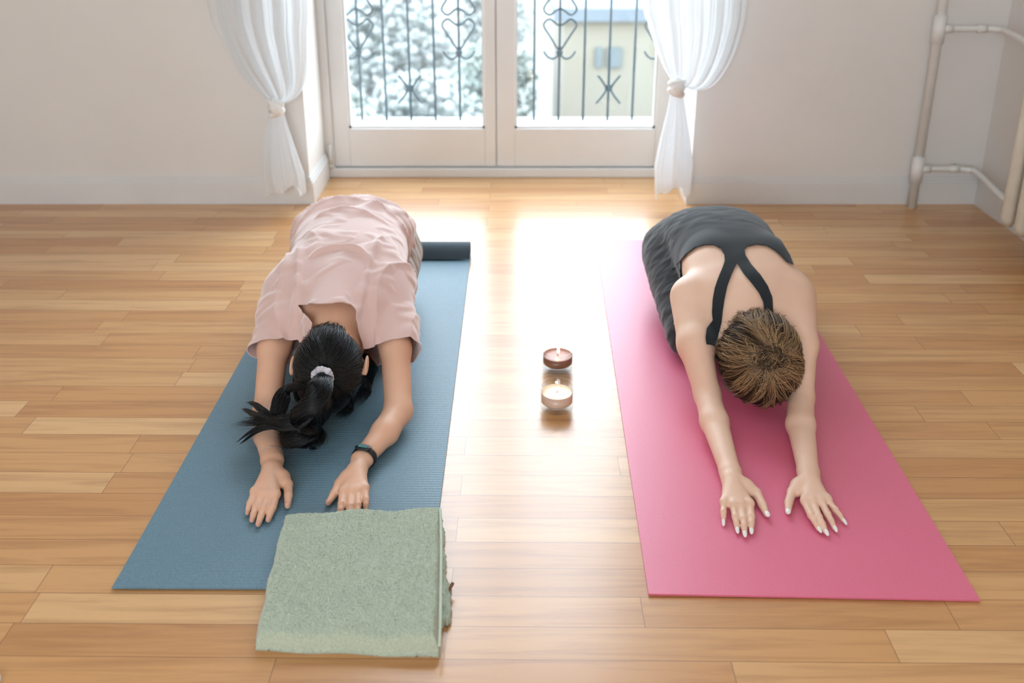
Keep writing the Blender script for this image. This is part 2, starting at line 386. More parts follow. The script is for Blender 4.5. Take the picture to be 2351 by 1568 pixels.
# ------------------------------------------------------------------ curtains
def curtain(name_side, left, right, tail, ktail, label, seed, mir):
    """left/right: pixel outlines of the gathered part (top to knot), both in the plane just before the wall"""
    Yc = 3.60
    L = [PY(x, y, Yc) for x, y in left]; R = [PY(x, y, Yc) for x, y in right]
    # continue up to the rod
    L = [Vector((L[0].x+(L[0].x-L[1].x)*1.3, Yc, 2.98)), Vector((L[0].x+(L[0].x-L[1].x)*1.2, Yc, 2.0)), Vector((L[0].x+(L[0].x-L[1].x)*.8, Yc, 1.25))] + L
    R = [Vector((R[0].x, Yc, 2.98)), Vector((R[0].x, Yc, 2.0)), Vector((R[0].x, Yc, 1.25))] + R
    Lc, Rc = catmull(L, 10), catmull(R, 10)
    nr, nc = len(Lc), 150
    root = empty('curtain', (L[-1].x, Yc, .06), label, 'curtain')
    V = []; rs = random.Random(seed); ph = [rs.uniform(0, 6.28) for _ in range(6)]
    for i in range(nr):
        a = i/(nr-1); wdt = (Rc[i]-Lc[i]).length
        for j in range(nc):
            s = j/(nc-1); s2 = s + .012*math.sin(9*s+ph[0]+2*a)
            p = Lc[i].lerp(Rc[i], s2)
            close = min(1, wdt/.25)
            d = .022*math.sin(2*PI*5*s+ph[1]+.9*math.sin(2*a+ph[2])) + .008*math.sin(2*PI*11*s+ph[3]) + .0025*math.sin(2*PI*31*s+ph[4]+a*3)
            bulge = .05*math.sin(PI*s)*math.sin(PI*a)**2
            V.append((p.x, Yc - .018 + d*close*.8 - bulge + .012*math.cos(2*PI*s*3)*(1-close), p.z))
    F = [(i*nc+j, i*nc+j+1, (i+1)*nc+j+1, (i+1)*nc+j) for i in range(nr-1) for j in range(nc-1)]
    link('drape', np_mesh('drape', V, F), M['voile'], root, True)
    # tail below the knot: a pleated cone
    K = PY(ktail[0], ktail[1], Yc-.02); rows = [PY(x, y, Yc-.02) for x, y in tail['c']]; hw = tail['w']
    C = catmull([K]+rows, 8); W = np.interp(np.linspace(0, 1, len(C)), np.linspace(0, 1, len(hw)), hw)
    V = []; nc = 160
    for i, (c, hwid) in enumerate(zip(C, W)):
        a = i/(len(C)-1)
        for j in range(nc):
            t = 2*PI*j/nc
            f = 1 + (.28*math.sin(5*t+ph[0])+.16*math.sin(9*t+ph[1]+a*1.5)+.08*math.sin(17*t+ph[2]))*min(1, a*2+.1)
            zz = c.z + (.022*math.sin(2*t+ph[3])+.012*math.sin(5*t+ph[5]))*max(0, a-.7)/.3
            V.append((c.x + hwid*math.cos(t)*(.8+.2*f), c.y + hwid*.45*math.sin(t)*f, zz))
    F = [(i*nc+j, i*nc+(j+1) % nc, (i+1)*nc+(j+1) % nc, (i+1)*nc+j) for i in range(len(C)-1) for j in range(nc)]
    link('curtain_tail', np_mesh('curtain_tail', V, F), M['voile'], root, True)
    # the knot itself: a wrapped band of cloth
    m = MB()
    for q in range(4):
        pts = []
        for j in range(15):
            t = 2*PI*j/14
            pts.append((K.x + .024*math.cos(t), K.y + .016*math.sin(t), K.z + .018 - q*.0125 + .010*math.sin(t+mir)*(1 if q % 2 else -.4)))
        m.tube(pts, .0105, 8)
    m.tube([(K.x-.01*mir, K.y, K.z+.03), (K.x, K.y-.01, K.z), (K.x+.008, K.y-.01, K.z-.03)], [.018, .026, .018], 10)
    link_o = m.build('knot', M['cloth_knot'], root, True)
M['cloth_knot'] = mottled('gathered_voile', srgb(236, 236, 234), srgb(244, 244, 242), 90, .9, .4, 160, .002)
curtain('left', [(478, 0), (500, 70), (535, 140), (578, 195), (610, 222), (622, 236)], [(722, 0), (719, 70), (716, 130), (706, 185), (682, 222), (648, 240)],
        {'c': [(636, 290), (641, 350), (648, 400), (655, 437)], 'w': [.022, .040, .066, .083, .078]}, (634, 246),
        'sheer white knotted curtain left of the french door', 3, 1)
curtain('right', [(1474, 0), (1484, 50), (1500, 100), (1520, 150), (1538, 180), (1543, 190)], [(1716, 0), (1704, 70), (1678, 140), (1640, 192), (1602, 206), (1566, 196)],
        {'c': [(1552, 255), (1548, 320), (1545, 380), (1543, 440)], 'w': [.020, .035, .056, .072, .066]}, (1553, 200),
        'sheer white knotted curtain right of the french door', 8, -1)

# ------------------------------------------------------------------ yoga mats
def mat_mat(name, c1, c2, rough, spec, ribs=None, sheen=0):
    m = N(name)
    n = m.noise(420, 2, rough=.7); m.l(m.ramp(n, [(.35, c1), (.68, c2)]), m.b.inputs['Base Color'])
    m.set(Roughness=rough, IOR=spec, Sheen_Weight=sheen)
    if ribs:
        g = m.n('ShaderNodeNewGeometry'); wv = m.n('ShaderNodeTexWave', wave_type='BANDS', bands_direction='Y'); wv.inputs['Scale'].default_value = ribs; m.l(g.outputs['Position'], wv.inputs[0])
        m.bump(wv.outputs['Fac'], .35, .001)
    else: m.bump(n, .12, .0006)
    return m.m
M['mat_blue'] = mat_mat('blue_foam', srgb(86, 119, 136), srgb(116, 146, 160), .5, 1.5, 36)
M['mat_pink'] = mat_mat('pink_rubber', srgb(221, 106, 136), srgb(226, 115, 143), .38, 1.66)
def mat_obj(name, mat, x0, x1, y0, y1, rot, piv, thick, curl, label):
    m = bmesh.new(); ny = 90; prof = []
    L = y1-y0
    for i in range(ny+1):
        s = L*i/ny; prof.append((y0+s, 0.0012))
    if curl:
        prof = [(y, z) for y, z in prof]
        R = .026                                       # the far end loops back over itself, dark underside towards the room
        for i in range(1, 17):
            a = PI*.93*i/16; prof.append((y1 + R*math.sin(a), .0012 + R*(1-math.cos(a))))
        ya, za = prof[-1]
        for i in range(1, 9):
            t = i/8; prof.append((ya - .062*t, za - .036*t*t - .004*t))
    nx = 12; rings = []
    for (y, z), k in zip(prof, range(len(prof))):
        a = prof[max(0, k-1)]; b = prof[min(len(prof)-1, k+1)]; t = Vector((0, b[0]-a[0], b[1]-a[1])).normalized(); nrm = Vector((0, -t.z, t.y))
        rows = []
        for side in (0, 1):
            for j in range(nx+1):
                x = x0 + (x1-x0)*j/nx
                lift = .0
                if k < 3: lift = .0016*(3-k)/3*(1 if curl else .3)
                rows.append(m.verts.new(Vector((x, y, z+lift)) + nrm*(thick*side)))
        rings.append(rows)
    n1 = nx+1
    for a, b in zip(rings, rings[1:]):
        for j in range(nx):
            f0 = m.faces.new((a[j], b[j], b[j+1], a[j+1])); f0.material_index = 1; m.faces.new((a[n1+j], a[n1+j+1], b[n1+j+1], b[n1+j]))
        m.faces.new((a[0], a[n1], b[n1], b[0])); m.faces.new((a[nx], b[nx], b[n1+nx], a[n1+nx]))
    for rr, f in ((rings[0], 1), (rings[-1], -1)):
        for j in range(nx):
            q = (rr[j], rr[j+1], rr[n1+j+1], rr[n1+j]); m.faces.new(q[::f])
    bmesh.ops.rotate(m, verts=m.verts, cent=piv, matrix=Matrix.Rotation(rot, 3, 'Z'))
    bmesh.ops.recalc_face_normals(m, faces=m.faces)
    me = bpy.data.meshes.new(name); m.to_mesh(me); m.free()
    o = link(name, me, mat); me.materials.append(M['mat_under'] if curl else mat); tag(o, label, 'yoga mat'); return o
MT = .0052
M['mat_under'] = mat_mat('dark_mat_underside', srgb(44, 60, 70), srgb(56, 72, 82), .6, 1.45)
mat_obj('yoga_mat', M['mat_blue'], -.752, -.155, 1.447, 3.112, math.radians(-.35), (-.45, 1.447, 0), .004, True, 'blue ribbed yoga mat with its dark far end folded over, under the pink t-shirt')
mat_obj('yoga_mat', M['mat_pink'], .2545, .8655, 1.4335, 3.262, math.radians(-1.55), (.2545, 1.4335, 0), .004, False, 'glossy pink yoga mat under the person in the black tank top')

# ------------------------------------------------------------------ candles
M['cglass'] = None
M['cglass'] = glass_thin('candle_glass', (.95, .97, .975, 1), 1.6)
def wax_mat(name, col, em):
    m = N(name); m.b.inputs['Base Color'].default_value = col
    m.set(Roughness=.35, Subsurface_Weight=.4, Subsurface_Scale=.02)
    return m.m
fl = N('flame'); e = fl.n('ShaderNodeEmission'); e.inputs[0].default_value = (1, .72, .38, 1); e.inputs[1].default_value = 26; fl.l(e.outputs[0], fl.o.inputs[0])
M['wick'] = mottled('burnt_wick', srgb(30, 24, 20), srgb(60, 50, 44), 300, .9)
def candle(cx, cy, r, h, wz, wax, label, fh, power):
    root = empty('candle', (cx, cy, 0), label, 'candle')
    t = .003; b = .015
    m = MB().lathe([(0, .0008), (r-.006, .0008), (r-.002, .003), (r, .008), (r, h-.001), (r-.0015, h), (r-t, h-.001), (r-t, b+.004), (r-t-.004, b), (0, b-.001)], cx, cy, 64)
    m.build('glass_cup', M['cglass'], root, True)
    ri = r-t-.0004
    m = MB().lathe([(0, b+.0012), (ri-.005, b+.0016), (ri, b+.006), (ri, wz+.0015), (ri-.002, wz), (ri*.6, wz-.0012), (0, wz-.002)], cx, cy, 48)
    wo = m.build('wax', wax, root, True)
    m = MB().tube(catmull([(cx, cy, wz-.004), (cx+.0005, cy, wz+.004), (cx+.002, cy, wz+.008)], 3), .0009, 6); m.build('wick', M['wick'], wo, True)
    z0 = wz+.005
    m = MB().lathe([(0, z0), (.0022, z0+.002), (.0036, z0+.2*fh), (.0032, z0+.45*fh), (.0016, z0+.75*fh), (0, z0+fh)], cx+.0015, cy, 16)
    m.build('flame', fl.m, root, True)
    l = bpy.data.lights.new('candle_flame', 'POINT'); l.energy = power; l.color = (1, .62, .3); l.shadow_soft_size = .004
    lo = bpy.data.objects.new('flame_light', l); COL.objects.link(lo); lo.location = (cx+.0015, cy, z0+fh+.006)
candle(.1235, 2.303, .0425, .060, .041, wax_mat('plum_wax', srgb(146, 98, 78), 0), 'lit brown candle in a glass cup, the farther of the two on the floor', .026, .05)
candle(.1125, 2.10, .0420, .064, .045, wax_mat('cream_wax', srgb(238, 208, 186), 0), 'lit cream candle in a glass cup, the nearer of the two on the floor', .012, .05)

# ------------------------------------------------------------------ folded towel
def terry(name, c1, c2):
    m = N(name); n = m.noise(260, 4, rough=.75); m.l(m.ramp(n, [(.3, c1), (.7, c2)]), m.b.inputs['Base Color'])
    m.set(Roughness=1.0, Sheen_Weight=.5, Sheen_Roughness=.6); m.b.inputs['Specular IOR Level'].default_value = .1
    m.bump(n, .9, .003); return m.m
M['terry'] = terry('green_terry', srgb(174, 188, 160), srgb(208, 218, 196))
tw = empty('towel', P(800, 1400), 'folded sage green terry towel lying over the front of the blue mat', 'towel')
def vnoise(x, y, s):
    return math.sin(x*s+1.3*math.sin(y*s*.7))*math.cos(y*s*1.1+1.7*math.sin(x*s*.6))
def slab(name, corners, zb, zt, rnd, seed, parent, nu=150, terr=.0022, sag=None, front=0):
    A, B, C_, D = [Vector(c) for c in corners]     # far-left, far-right, near-right, near-left (plan)
    rs = np.random.default_rng(seed); V = []; n = nu
    jit = rs.normal(0, 1, (n+1, n+1))
    W = (B-A).length; H = (D-A).length
    for i in range(n+1):
        v = i/n
        for j in range(n+1):
            u = j/n; p = A.lerp(B, u).lerp(D.lerp(C_, u), v)
            du = min(u, 1-u)*W; dv = min(v, 1-v)*H; d = min(du, dv)
            e = 1-min(1, d/rnd); ht = math.sqrt(max(0, 1-e*e))
            und = .0035*vnoise(p.x, p.y, 17)+.0025*vnoise(p.x+3, p.y, 34)
            zz0 = zb*(1-front*min(1, max(0, (v-.63)/.12))); th = zt-zz0
            z = zz0 + th*(.12+.88*ht) + und*min(1, ht*1.2)*1.0 + terr*jit[i, j]*ht
            if sag: z += sag(u, v)
            V.append((p.x + (0.0012*jit[i, j] if d < 1e-9 else 0) + .0015*math.sin(v*19), p.y + .0018*math.sin(u*14+1), z))
    F = [(i*(n+1)+j, (i+1)*(n+1)+j, (i+1)*(n+1)+j+1, i*(n+1)+j+1) for i in range(n) for j in range(n)]
    # underside
    base = len(V); per = [(0, j) for j in range(n)] + [(i, n) for i in range(n)] + [(n, n-j) for j in range(n)] + [(n-i, 0) for i in range(n)]
    idx = [i*(n+1)+j for i, j in per]
    for (i, j), q in zip(per, idx): V.append((V[q][0], V[q][1], zb*(1-front*min(1, max(0, (i/n-.63)/.12)))+.0008))
    k = len(idx); F += [(idx[a], idx[(a+1) % k], base+(a+1) % k, base+a) for a in range(k)]
    me = np_mesh(name, V, F); o = link(name, me, M['terry'], parent, True); return o
g = lambda x, y, z: P(x, y, z)
top = [P(652, 1176, .04), P(1013, 1163, .04), P(1009, 1490, .02), P(583, 1474, .02)]
low1 = [P(658, 1222, .016), P(1019, 1206, .016), P(1029, 1400, .014), P(640, 1430, .014)]
slab('lower_fold', low1, .0055, .019, .008, 1, tw, 90, .0012)
low2 = [P(1010, 1318, .012), P(1034, 1342, .012), P(1036, 1420, .012), P(1006, 1436, .012)]
slab('lower_fold', low2, .001, .016, .006, 4, tw, 50, .0006)
tf = slab('top_fold', top, .0195, .043, .013, 2, tw, 190, .001, front=1, sag=lambda u, v: -.012*max(0, (v-.86)/.14)**1.5 + .003*math.exp(-((v-.14)/.04)**2))
m = MB().tube(catmull([P(1011, 1168, .046), P(1013, 1250, .047), P(1012, 1350, .046), P(1011, 1430, .043), P(1009, 1484, .030)], 8), .0028, 8); m.build('hem', mottled('towel_hem', srgb(186, 202, 184), srgb(200, 214, 198), 300, .9), tf, True)
m = MB(); a, b = P(1040, 1338, .022), P(1026, 1366, .010); m.tube([a, b], [.0035, .0028], 6); m.build('care_tag', mottled('brown_tag', srgb(110, 74, 48), srgb(140, 100, 70), 200, .8), tw)

# ================================================================== people: smooth-blended volumes turned into one surface
def clip_mesh(V, T, g):
    """keep the part of a triangle mesh where g < 0, cut along the contour"""
    ins = g < 0; cnt = ins[T].sum(1)
    full = T[cnt == 3]; mix = T[(cnt == 1) | (cnt == 2)]
    Vn = list(map(tuple, V)); cache = {}; out = []
    def cut(a, b):
        k = (a, b) if a < b else (b, a)
        if k not in cache:
            t = g[a]/(g[a]-g[b]); cache[k] = len(Vn); Vn.append(tuple(V[a] + (V[b]-V[a])*t))
        return cache[k]
    for tri in mix:
        a, b, c = map(int, tri)
        for _ in range(3):
            if (ins[a] and not ins[b] and not ins[c]) or (not ins[a] and ins[b] and ins[c]): break
            a, b, c = b, c, a
        ab, ac = cut(a, b), cut(a, c)
        if ins[a]: out.append((a, ab, ac))
        else: out += [(ab, b, c), (ab, c, ac)]
    F = np.vstack([full, np.array(out, dtype=np.int64).reshape(-1, 3)]); Vn = np.array(Vn)
    used = np.unique(F); remap = np.full(len(Vn), -1); remap[used] = np.arange(len(used))
    return Vn[used], remap[F]
def tris(Q): return np.vstack([Q[:, [0, 1, 2]], Q[:, [0, 2, 3]]])
def vnormals(V, Fc):
    n = np.zeros_like(V)
    a, b, c = V[Fc[:, 0]], V[Fc[:, 1]], V[Fc[:, 2]]; fn = np.cross(b-a, c-a)
    for k in range(Fc.shape[1]): np.add.at(n, Fc[:, k], fn)
    return n/np.maximum(1e-12, np.linalg.norm(n, axis=1))[:, None]
def relax(V, Fc, it=1, w=.5):
    k = Fc.shape[1]; E = np.vstack([Fc[:, [i, (i+1) % k]] for i in range(k)])
    for _ in range(it):
        s = np.zeros_like(V); d = np.zeros(len(V))
        np.add.at(s, E[:, 0], V[E[:, 1]]); np.add.at(s, E[:, 1], V[E[:, 0]]); np.add.at(d, E[:, 0], 1); np.add.at(d, E[:, 1], 1)
        V = V*(1-w) + w*s/np.maximum(d, 1)[:, None]
    return V
class Vol:
    def __init__(s, xs, ys, zs):
        s.ax = [np.asarray(a, np.float32) for a in (xs, ys, zs)]; s.F = np.full([len(a) for a in s.ax], .08, np.float32)
    def op(s, fn, lo, hi, k=.01, mode='u'):
        sl = []
        for a, l, h in zip(s.ax, lo, hi):
            i0 = max(0, int(np.searchsorted(a, l-.06))); i1 = int(np.searchsorted(a, h+.06)); sl.append(slice(i0, max(i0+1, i1)))
        X = s.ax[0][sl[0]][:, None, None]; Y = s.ax[1][sl[1]][None, :, None]; Z = s.ax[2][sl[2]][None, None, :]
        d = fn(X, Y, Z).astype(np.float32); f = s.F[tuple(sl)]
        if mode == 's': f, d = -f, d
        h = np.maximum(k-np.abs(f-d), 0)/k; r = np.minimum(f, d)-h*h*k*.25
        s.F[tuple(sl)] = r if mode == 'u' else -r
    def cap(s, a, b, ra, rb, k=.01, flat=1.0, ax=(0, 0, 1)):
        a, b = np.array(a, float), np.array(b, float); ab = b-a; L = ab@ab; ax = np.array(ax, float); ax /= np.linalg.norm(ax)
        def fn(X, Y, Z):
            px, py, pz = X-a[0], Y-a[1], Z-a[2]
            t = np.clip((px*ab[0]+py*ab[1]+pz*ab[2])/L, 0, 1)
            wx, wy, wz = px-t*ab[0], py-t*ab[1], pz-t*ab[2]; r = ra+(rb-ra)*t
            q = wx*wx+wy*wy+wz*wz
            if flat != 1.0:
                n = wx*ax[0]+wy*ax[1]+wz*ax[2]; q = q + n*n*(flat*flat-1)
            return np.sqrt(q)-r
        R = max(ra, rb); s.op(fn, np.minimum(a, b)-R, np.maximum(a, b)+R, k)
    def ell(s, c, r, k=.01, M=None, mode='u'):
        c = np.array(c, float); r = np.array(r, float); M = np.eye(3) if M is None else np.array(M, float)   # columns: local axes
        def fn(X, Y, Z):
            p = [X-c[0], Y-c[1], Z-c[2]]; k0 = 0; k1 = 0
            for i in range(3):
                q = p[0]*M[0, i]+p[1]*M[1, i]+p[2]*M[2, i]; k0 = k0+(q/r[i])**2; k1 = k1+(q/r[i]**2)**2
            k0 = np.sqrt(k0); return k0*(k0-1)/np.maximum(np.sqrt(k1), 1e-6)
        R = r.max(); s.op(fn, c-R, c+R, k, mode)
    def loft(s, st, k=.01, p=2.3, grow=0.0):
        st = np.array(sorted(st)); Ys = st[:, 0]
        def fn(X, Y, Z):
            y = Y.ravel(); I = lambda c: np.interp(y, Ys, c)
            # smooth the piecewise profile
            def S(c):
                a = np.interp(y, Ys, c); b = (np.interp(y-.02, Ys, c)+np.interp(y+.02, Ys, c)+np.interp(y-.01, Ys, c)+np.interp(y+.01, Ys, c)+a)/5; return b[None, :, None]
            cx = S(st[:, 1]); zc = S((st[:, 2]+st[:, 3])/2); b = np.maximum(S((st[:, 2]-st[:, 3])/2)+grow, .012); a = np.maximum(S(st[:, 4])+grow, .012)
            q = np.abs((X-cx)/a)**p + np.abs((Z-zc)/b)**p
            d = (q**(1/p)-1)*np.minimum(a, b)
            out = np.maximum(Ys[0]-Y, Y-Ys[-1])
            return np.maximum(d, out)
        mx = st[:, 4].max()+grow
        s.op(fn, (st[:, 1].min()-mx, Ys[0], st[:, 3].min()-.01), (st[:, 1].max()+mx, Ys[-1], st[:, 2].max()+.02), k)
    def mesh(s, iso=0.0, it=1):
        F = s.F-np.float32(iso); S = F < 0
        nx, ny, nz = F.shape
        c = np.zeros((nx-1, ny-1, nz-1), np.int8)
        offs = [(i, j, k) for i in (0, 1) for j in (0, 1) for k in (0, 1)]
        for i, j, k in offs: c += S[i:nx-1+i, j:ny-1+j, k:nz-1+k]
        I = np.argwhere((c > 0) & (c < 8)); idm = np.full(c.shape, -1, np.int64); idm[I[:, 0], I[:, 1], I[:, 2]] = np.arange(len(I))
        vals = {o: F[I[:, 0]+o[0], I[:, 1]+o[1], I[:, 2]+o[2]] for o in offs}
        acc = np.zeros((len(I), 3)); cn = np.zeros(len(I))
        for o in offs:
            for axx in range(3):
                if o[axx] == 0:
                    o2 = list(o); o2[axx] = 1; o2 = tuple(o2); f0, f1 = vals[o], vals[o2]; m = (f0 < 0) != (f1 < 0)
                    t = np.where(m, f0/np.where(m, f0-f1, 1), 0); pt = np.tile(np.array(o, float), (len(I), 1)); pt[:, axx] = t
                    acc += pt*m[:, None]; cn += m
        v = acc/cn[:, None]+I
        V = np.stack([np.interp(v[:, a], np.arange(len(s.ax[a])), s.ax[a]) for a in range(3)], 1)
        Q = []
        for axx in range(3):
            o = [0, 0, 0]; o[axx] = 1
            A = S[:nx-o[0], :ny-o[1], :nz-o[2]]; B = S[o[0]:, o[1]:, o[2]:]
            e = np.argwhere(A != B); b, cc = [(1, 2), (2, 0), (0, 1)][axx]
            ok = (e[:, b] > 0) & (e[:, cc] > 0) & (e[:, b] < F.shape[b]-1) & (e[:, cc] < F.shape[cc]-1); e = e[ok]
            def cell(db, dc):
                q = e.copy(); q[:, b] += db; q[:, cc] += dc; return idm[q[:, 0], q[:, 1], q[:, 2]]
            quad = np.stack([cell(-1, -1), cell(0, -1), cell(0, 0), cell(-1, 0)], 1)
            flip = ~A[e[:, 0], e[:, 1], e[:, 2]]; quad[flip] = quad[flip][:, ::-1]; Q.append(quad)
        Q = np.vstack(Q); Q = Q[(Q >= 0).all(1)]
        return relax(V, Q, it), Q
def axis(*segs):
    out = []
    for a, b, st in segs: out += list(np.arange(a, b, st))
    return np.array(out)
def poly_sd(p, poly):
    """signed distance in pixels, negative inside"""
    poly = np.array(poly, float); d = np.full(len(p), 1e9); ins = np.zeros(len(p), bool)
    for a, b in zip(poly, np.roll(poly, -1, 0)):
        e = b-a; w_ = p-a; t = np.clip((w_@e)/(e@e), 0, 1); d = np.minimum(d, np.linalg.norm(w_-t[:, None]*e, axis=1))
        c = ((a[1] > p[:, 1]) != (b[1] > p[:, 1])) & (p[:, 0] < (b[0]-a[0])*(p[:, 1]-a[1])/(b[1]-a[1]+1e-12)+a[0]); ins ^= c
    return np.where(ins, -d, d)

def skin_mat(name, c1, c2):
    m = N(name); m.l(m.ramp(m.noise(14, 3), [(.3, c1), (.7, c2)]), m.b.inputs['Base Color'])
    m.set(Roughness=.48, Subsurface_Weight=.12, Subsurface_Scale=.01); m.b.inputs['Subsurface Radius'].default_value = (1, .35, .2)
    m.bump(m.noise(300, 3), .12, .0008); return m.m
def cloth_mat(name, c1, c2, sheen=.3, scale=500, rough=.9):
    m = N(name); n = m.noise(scale, 2); m.l(m.ramp(n, [(.35, c1), (.65, c2)]), m.b.inputs['Base Color'])
    m.set(Roughness=rough, Sheen_Weight=sheen, Sheen_Roughness=.5); m.b.inputs['Specular IOR Level'].default_value = .25; m.bump(n, .2, .0006); return m.m
def hair_mat(name, stops, rough=.42):
    m = N(name); a = m.n('ShaderNodeAttribute', attribute_name='tone'); m.l(m.ramp(a.outputs['Fac'], stops), m.b.inputs['Base Color'])
    m.set(Roughness=rough); m.b.inputs['Specular IOR Level'].default_value = .45; return m.m

def strand_mesh(name, lines, rad, mat, parent, base=None):
    """lines: list of n x 3 arrays; thin three-sided tapering tubes; base: (V, F, tone) surface joined in"""
    VV, FF, TT = [], [], []; off = 0
    for pts, tone in lines:
        pts = np.asarray(pts, float); n = len(pts); t = np.gradient(pts, axis=0); t /= np.maximum(1e-9, np.linalg.norm(t, axis=1))[:, None]
        a = np.array([.3, .2, 1.0]); u = np.cross(t, a); u /= np.maximum(1e-9, np.linalg.norm(u, axis=1))[:, None]; v = np.cross(t, u)
        r = rad*(np.interp(np.linspace(0, 1, n), [0, .15, .7, 1], [.6, 1, .9, .12]))[:, None]
        rg = np.stack([pts+r*(u*math.cos(q)+v*math.sin(q)) for q in (0, 2.094, 4.189)], 1).reshape(-1, 3)
        i = np.arange(n-1)[:, None]*3; j = np.arange(3)[None, :]; j2 = (j+1) % 3
        F = np.stack([i+j, i+j2, i+3+j2, i+3+j], 2).reshape(-1, 4)
        VV.append(rg); FF.append(F+off); TT.append(np.full(len(rg), tone)); off += len(rg)
    if base is not None:
        VV.append(base[0]); FF.append(base[1]+off); TT.append(np.full(len(base[0]), base[2]))
    V = np.vstack(VV); F = np.vstack(FF); me = np_mesh(name, V, F)
    at = me.attributes.new('tone', 'FLOAT', 'POINT'); at.data.foreach_set('value', np.concatenate(TT).astype(np.float32))
    return link(name, me, mat, parent, True)

ZM = MT
def hand(vol, H, k_f=.0022):
    """H: wrist, fingers {name: [mcp, pip, tip] pixels}, thumb [cmc, mcp, ip, tip] pixels"""
    W = np.array(P(*H['wrist'], ZM+.024)); tips = []
    for q, f in enumerate(('index', 'middle', 'ring', 'pinky')):
        m_, p_, t_ = H[f]; sc = H.get('scale', 1)*(1, 1.02, .97, .84)[q]
        mcp = np.array(P(*m_, ZM+.019)); vol.cap(W+(mcp-W)*.12, mcp, .013, .0098*sc, .016)
    for q, f in enumerate(('index', 'middle', 'ring', 'pinky')):
        m_, p_, t_ = H[f]; sc = H.get('scale', 1)*(1, 1.02, .97, .84)[q]
        mcp = np.array(P(*m_, ZM+.019)); pip = np.array(P(*p_, ZM+.0155)); tip = np.array(P(*t_, ZM+.0058))
        d = tip-pip; tip = tip-d/np.linalg.norm(d)*.006*sc; dip = pip+(tip-pip)*.52+np.array((0, 0, .0022))
        vol.cap(mcp, pip, .0090*sc, .0080*sc, k_f*2.2); vol.cap(pip, dip, .0080*sc, .0070*sc, k_f); vol.cap(dip, tip, .0070*sc, .0058*sc, k_f)
        vol.ell(mcp+np.array((0, .001, .004)), (.0075, .009, .006), .008)
        vol.ell(pip+np.array((0, 0, .003)), (.0068*sc, .006, .0055), .004)
        tips.append((tip, dip, .0060*sc))
    c, m_, i_, t_ = H['thumb']
    c = np.array(P(*c, ZM+.018)); m_ = np.array(P(*m_, ZM+.0155)); i_ = np.array(P(*i_, ZM+.0125)); t_ = np.array(P(*t_, ZM+.0075)); d = t_-i_; t_ = t_-d/np.linalg.norm(d)*.006
    vol.cap(W, c, .013, .0135, .016); vol.cap(c, m_, .0135, .0108, .014); vol.cap(m_, i_, .0104, .0088, .004); vol.cap(i_, t_, .0090, .0066, .003)
    mid = (np.array(P(*H['index'][0], ZM+.017))+m_)/2
    vol.cap(c, (mid+c)/2, .009, .008, .014)             # web of the thumb
    tips.append((t_, i_, .0072))
    return W, tips

def head_frame(u, f):
    u = np.array(u, float); u /= np.linalg.norm(u); f = np.array(f, float); f -= u*(f@u); f /= np.linalg.norm(f); s_ = np.cross(f, u)
    return s_, f, u

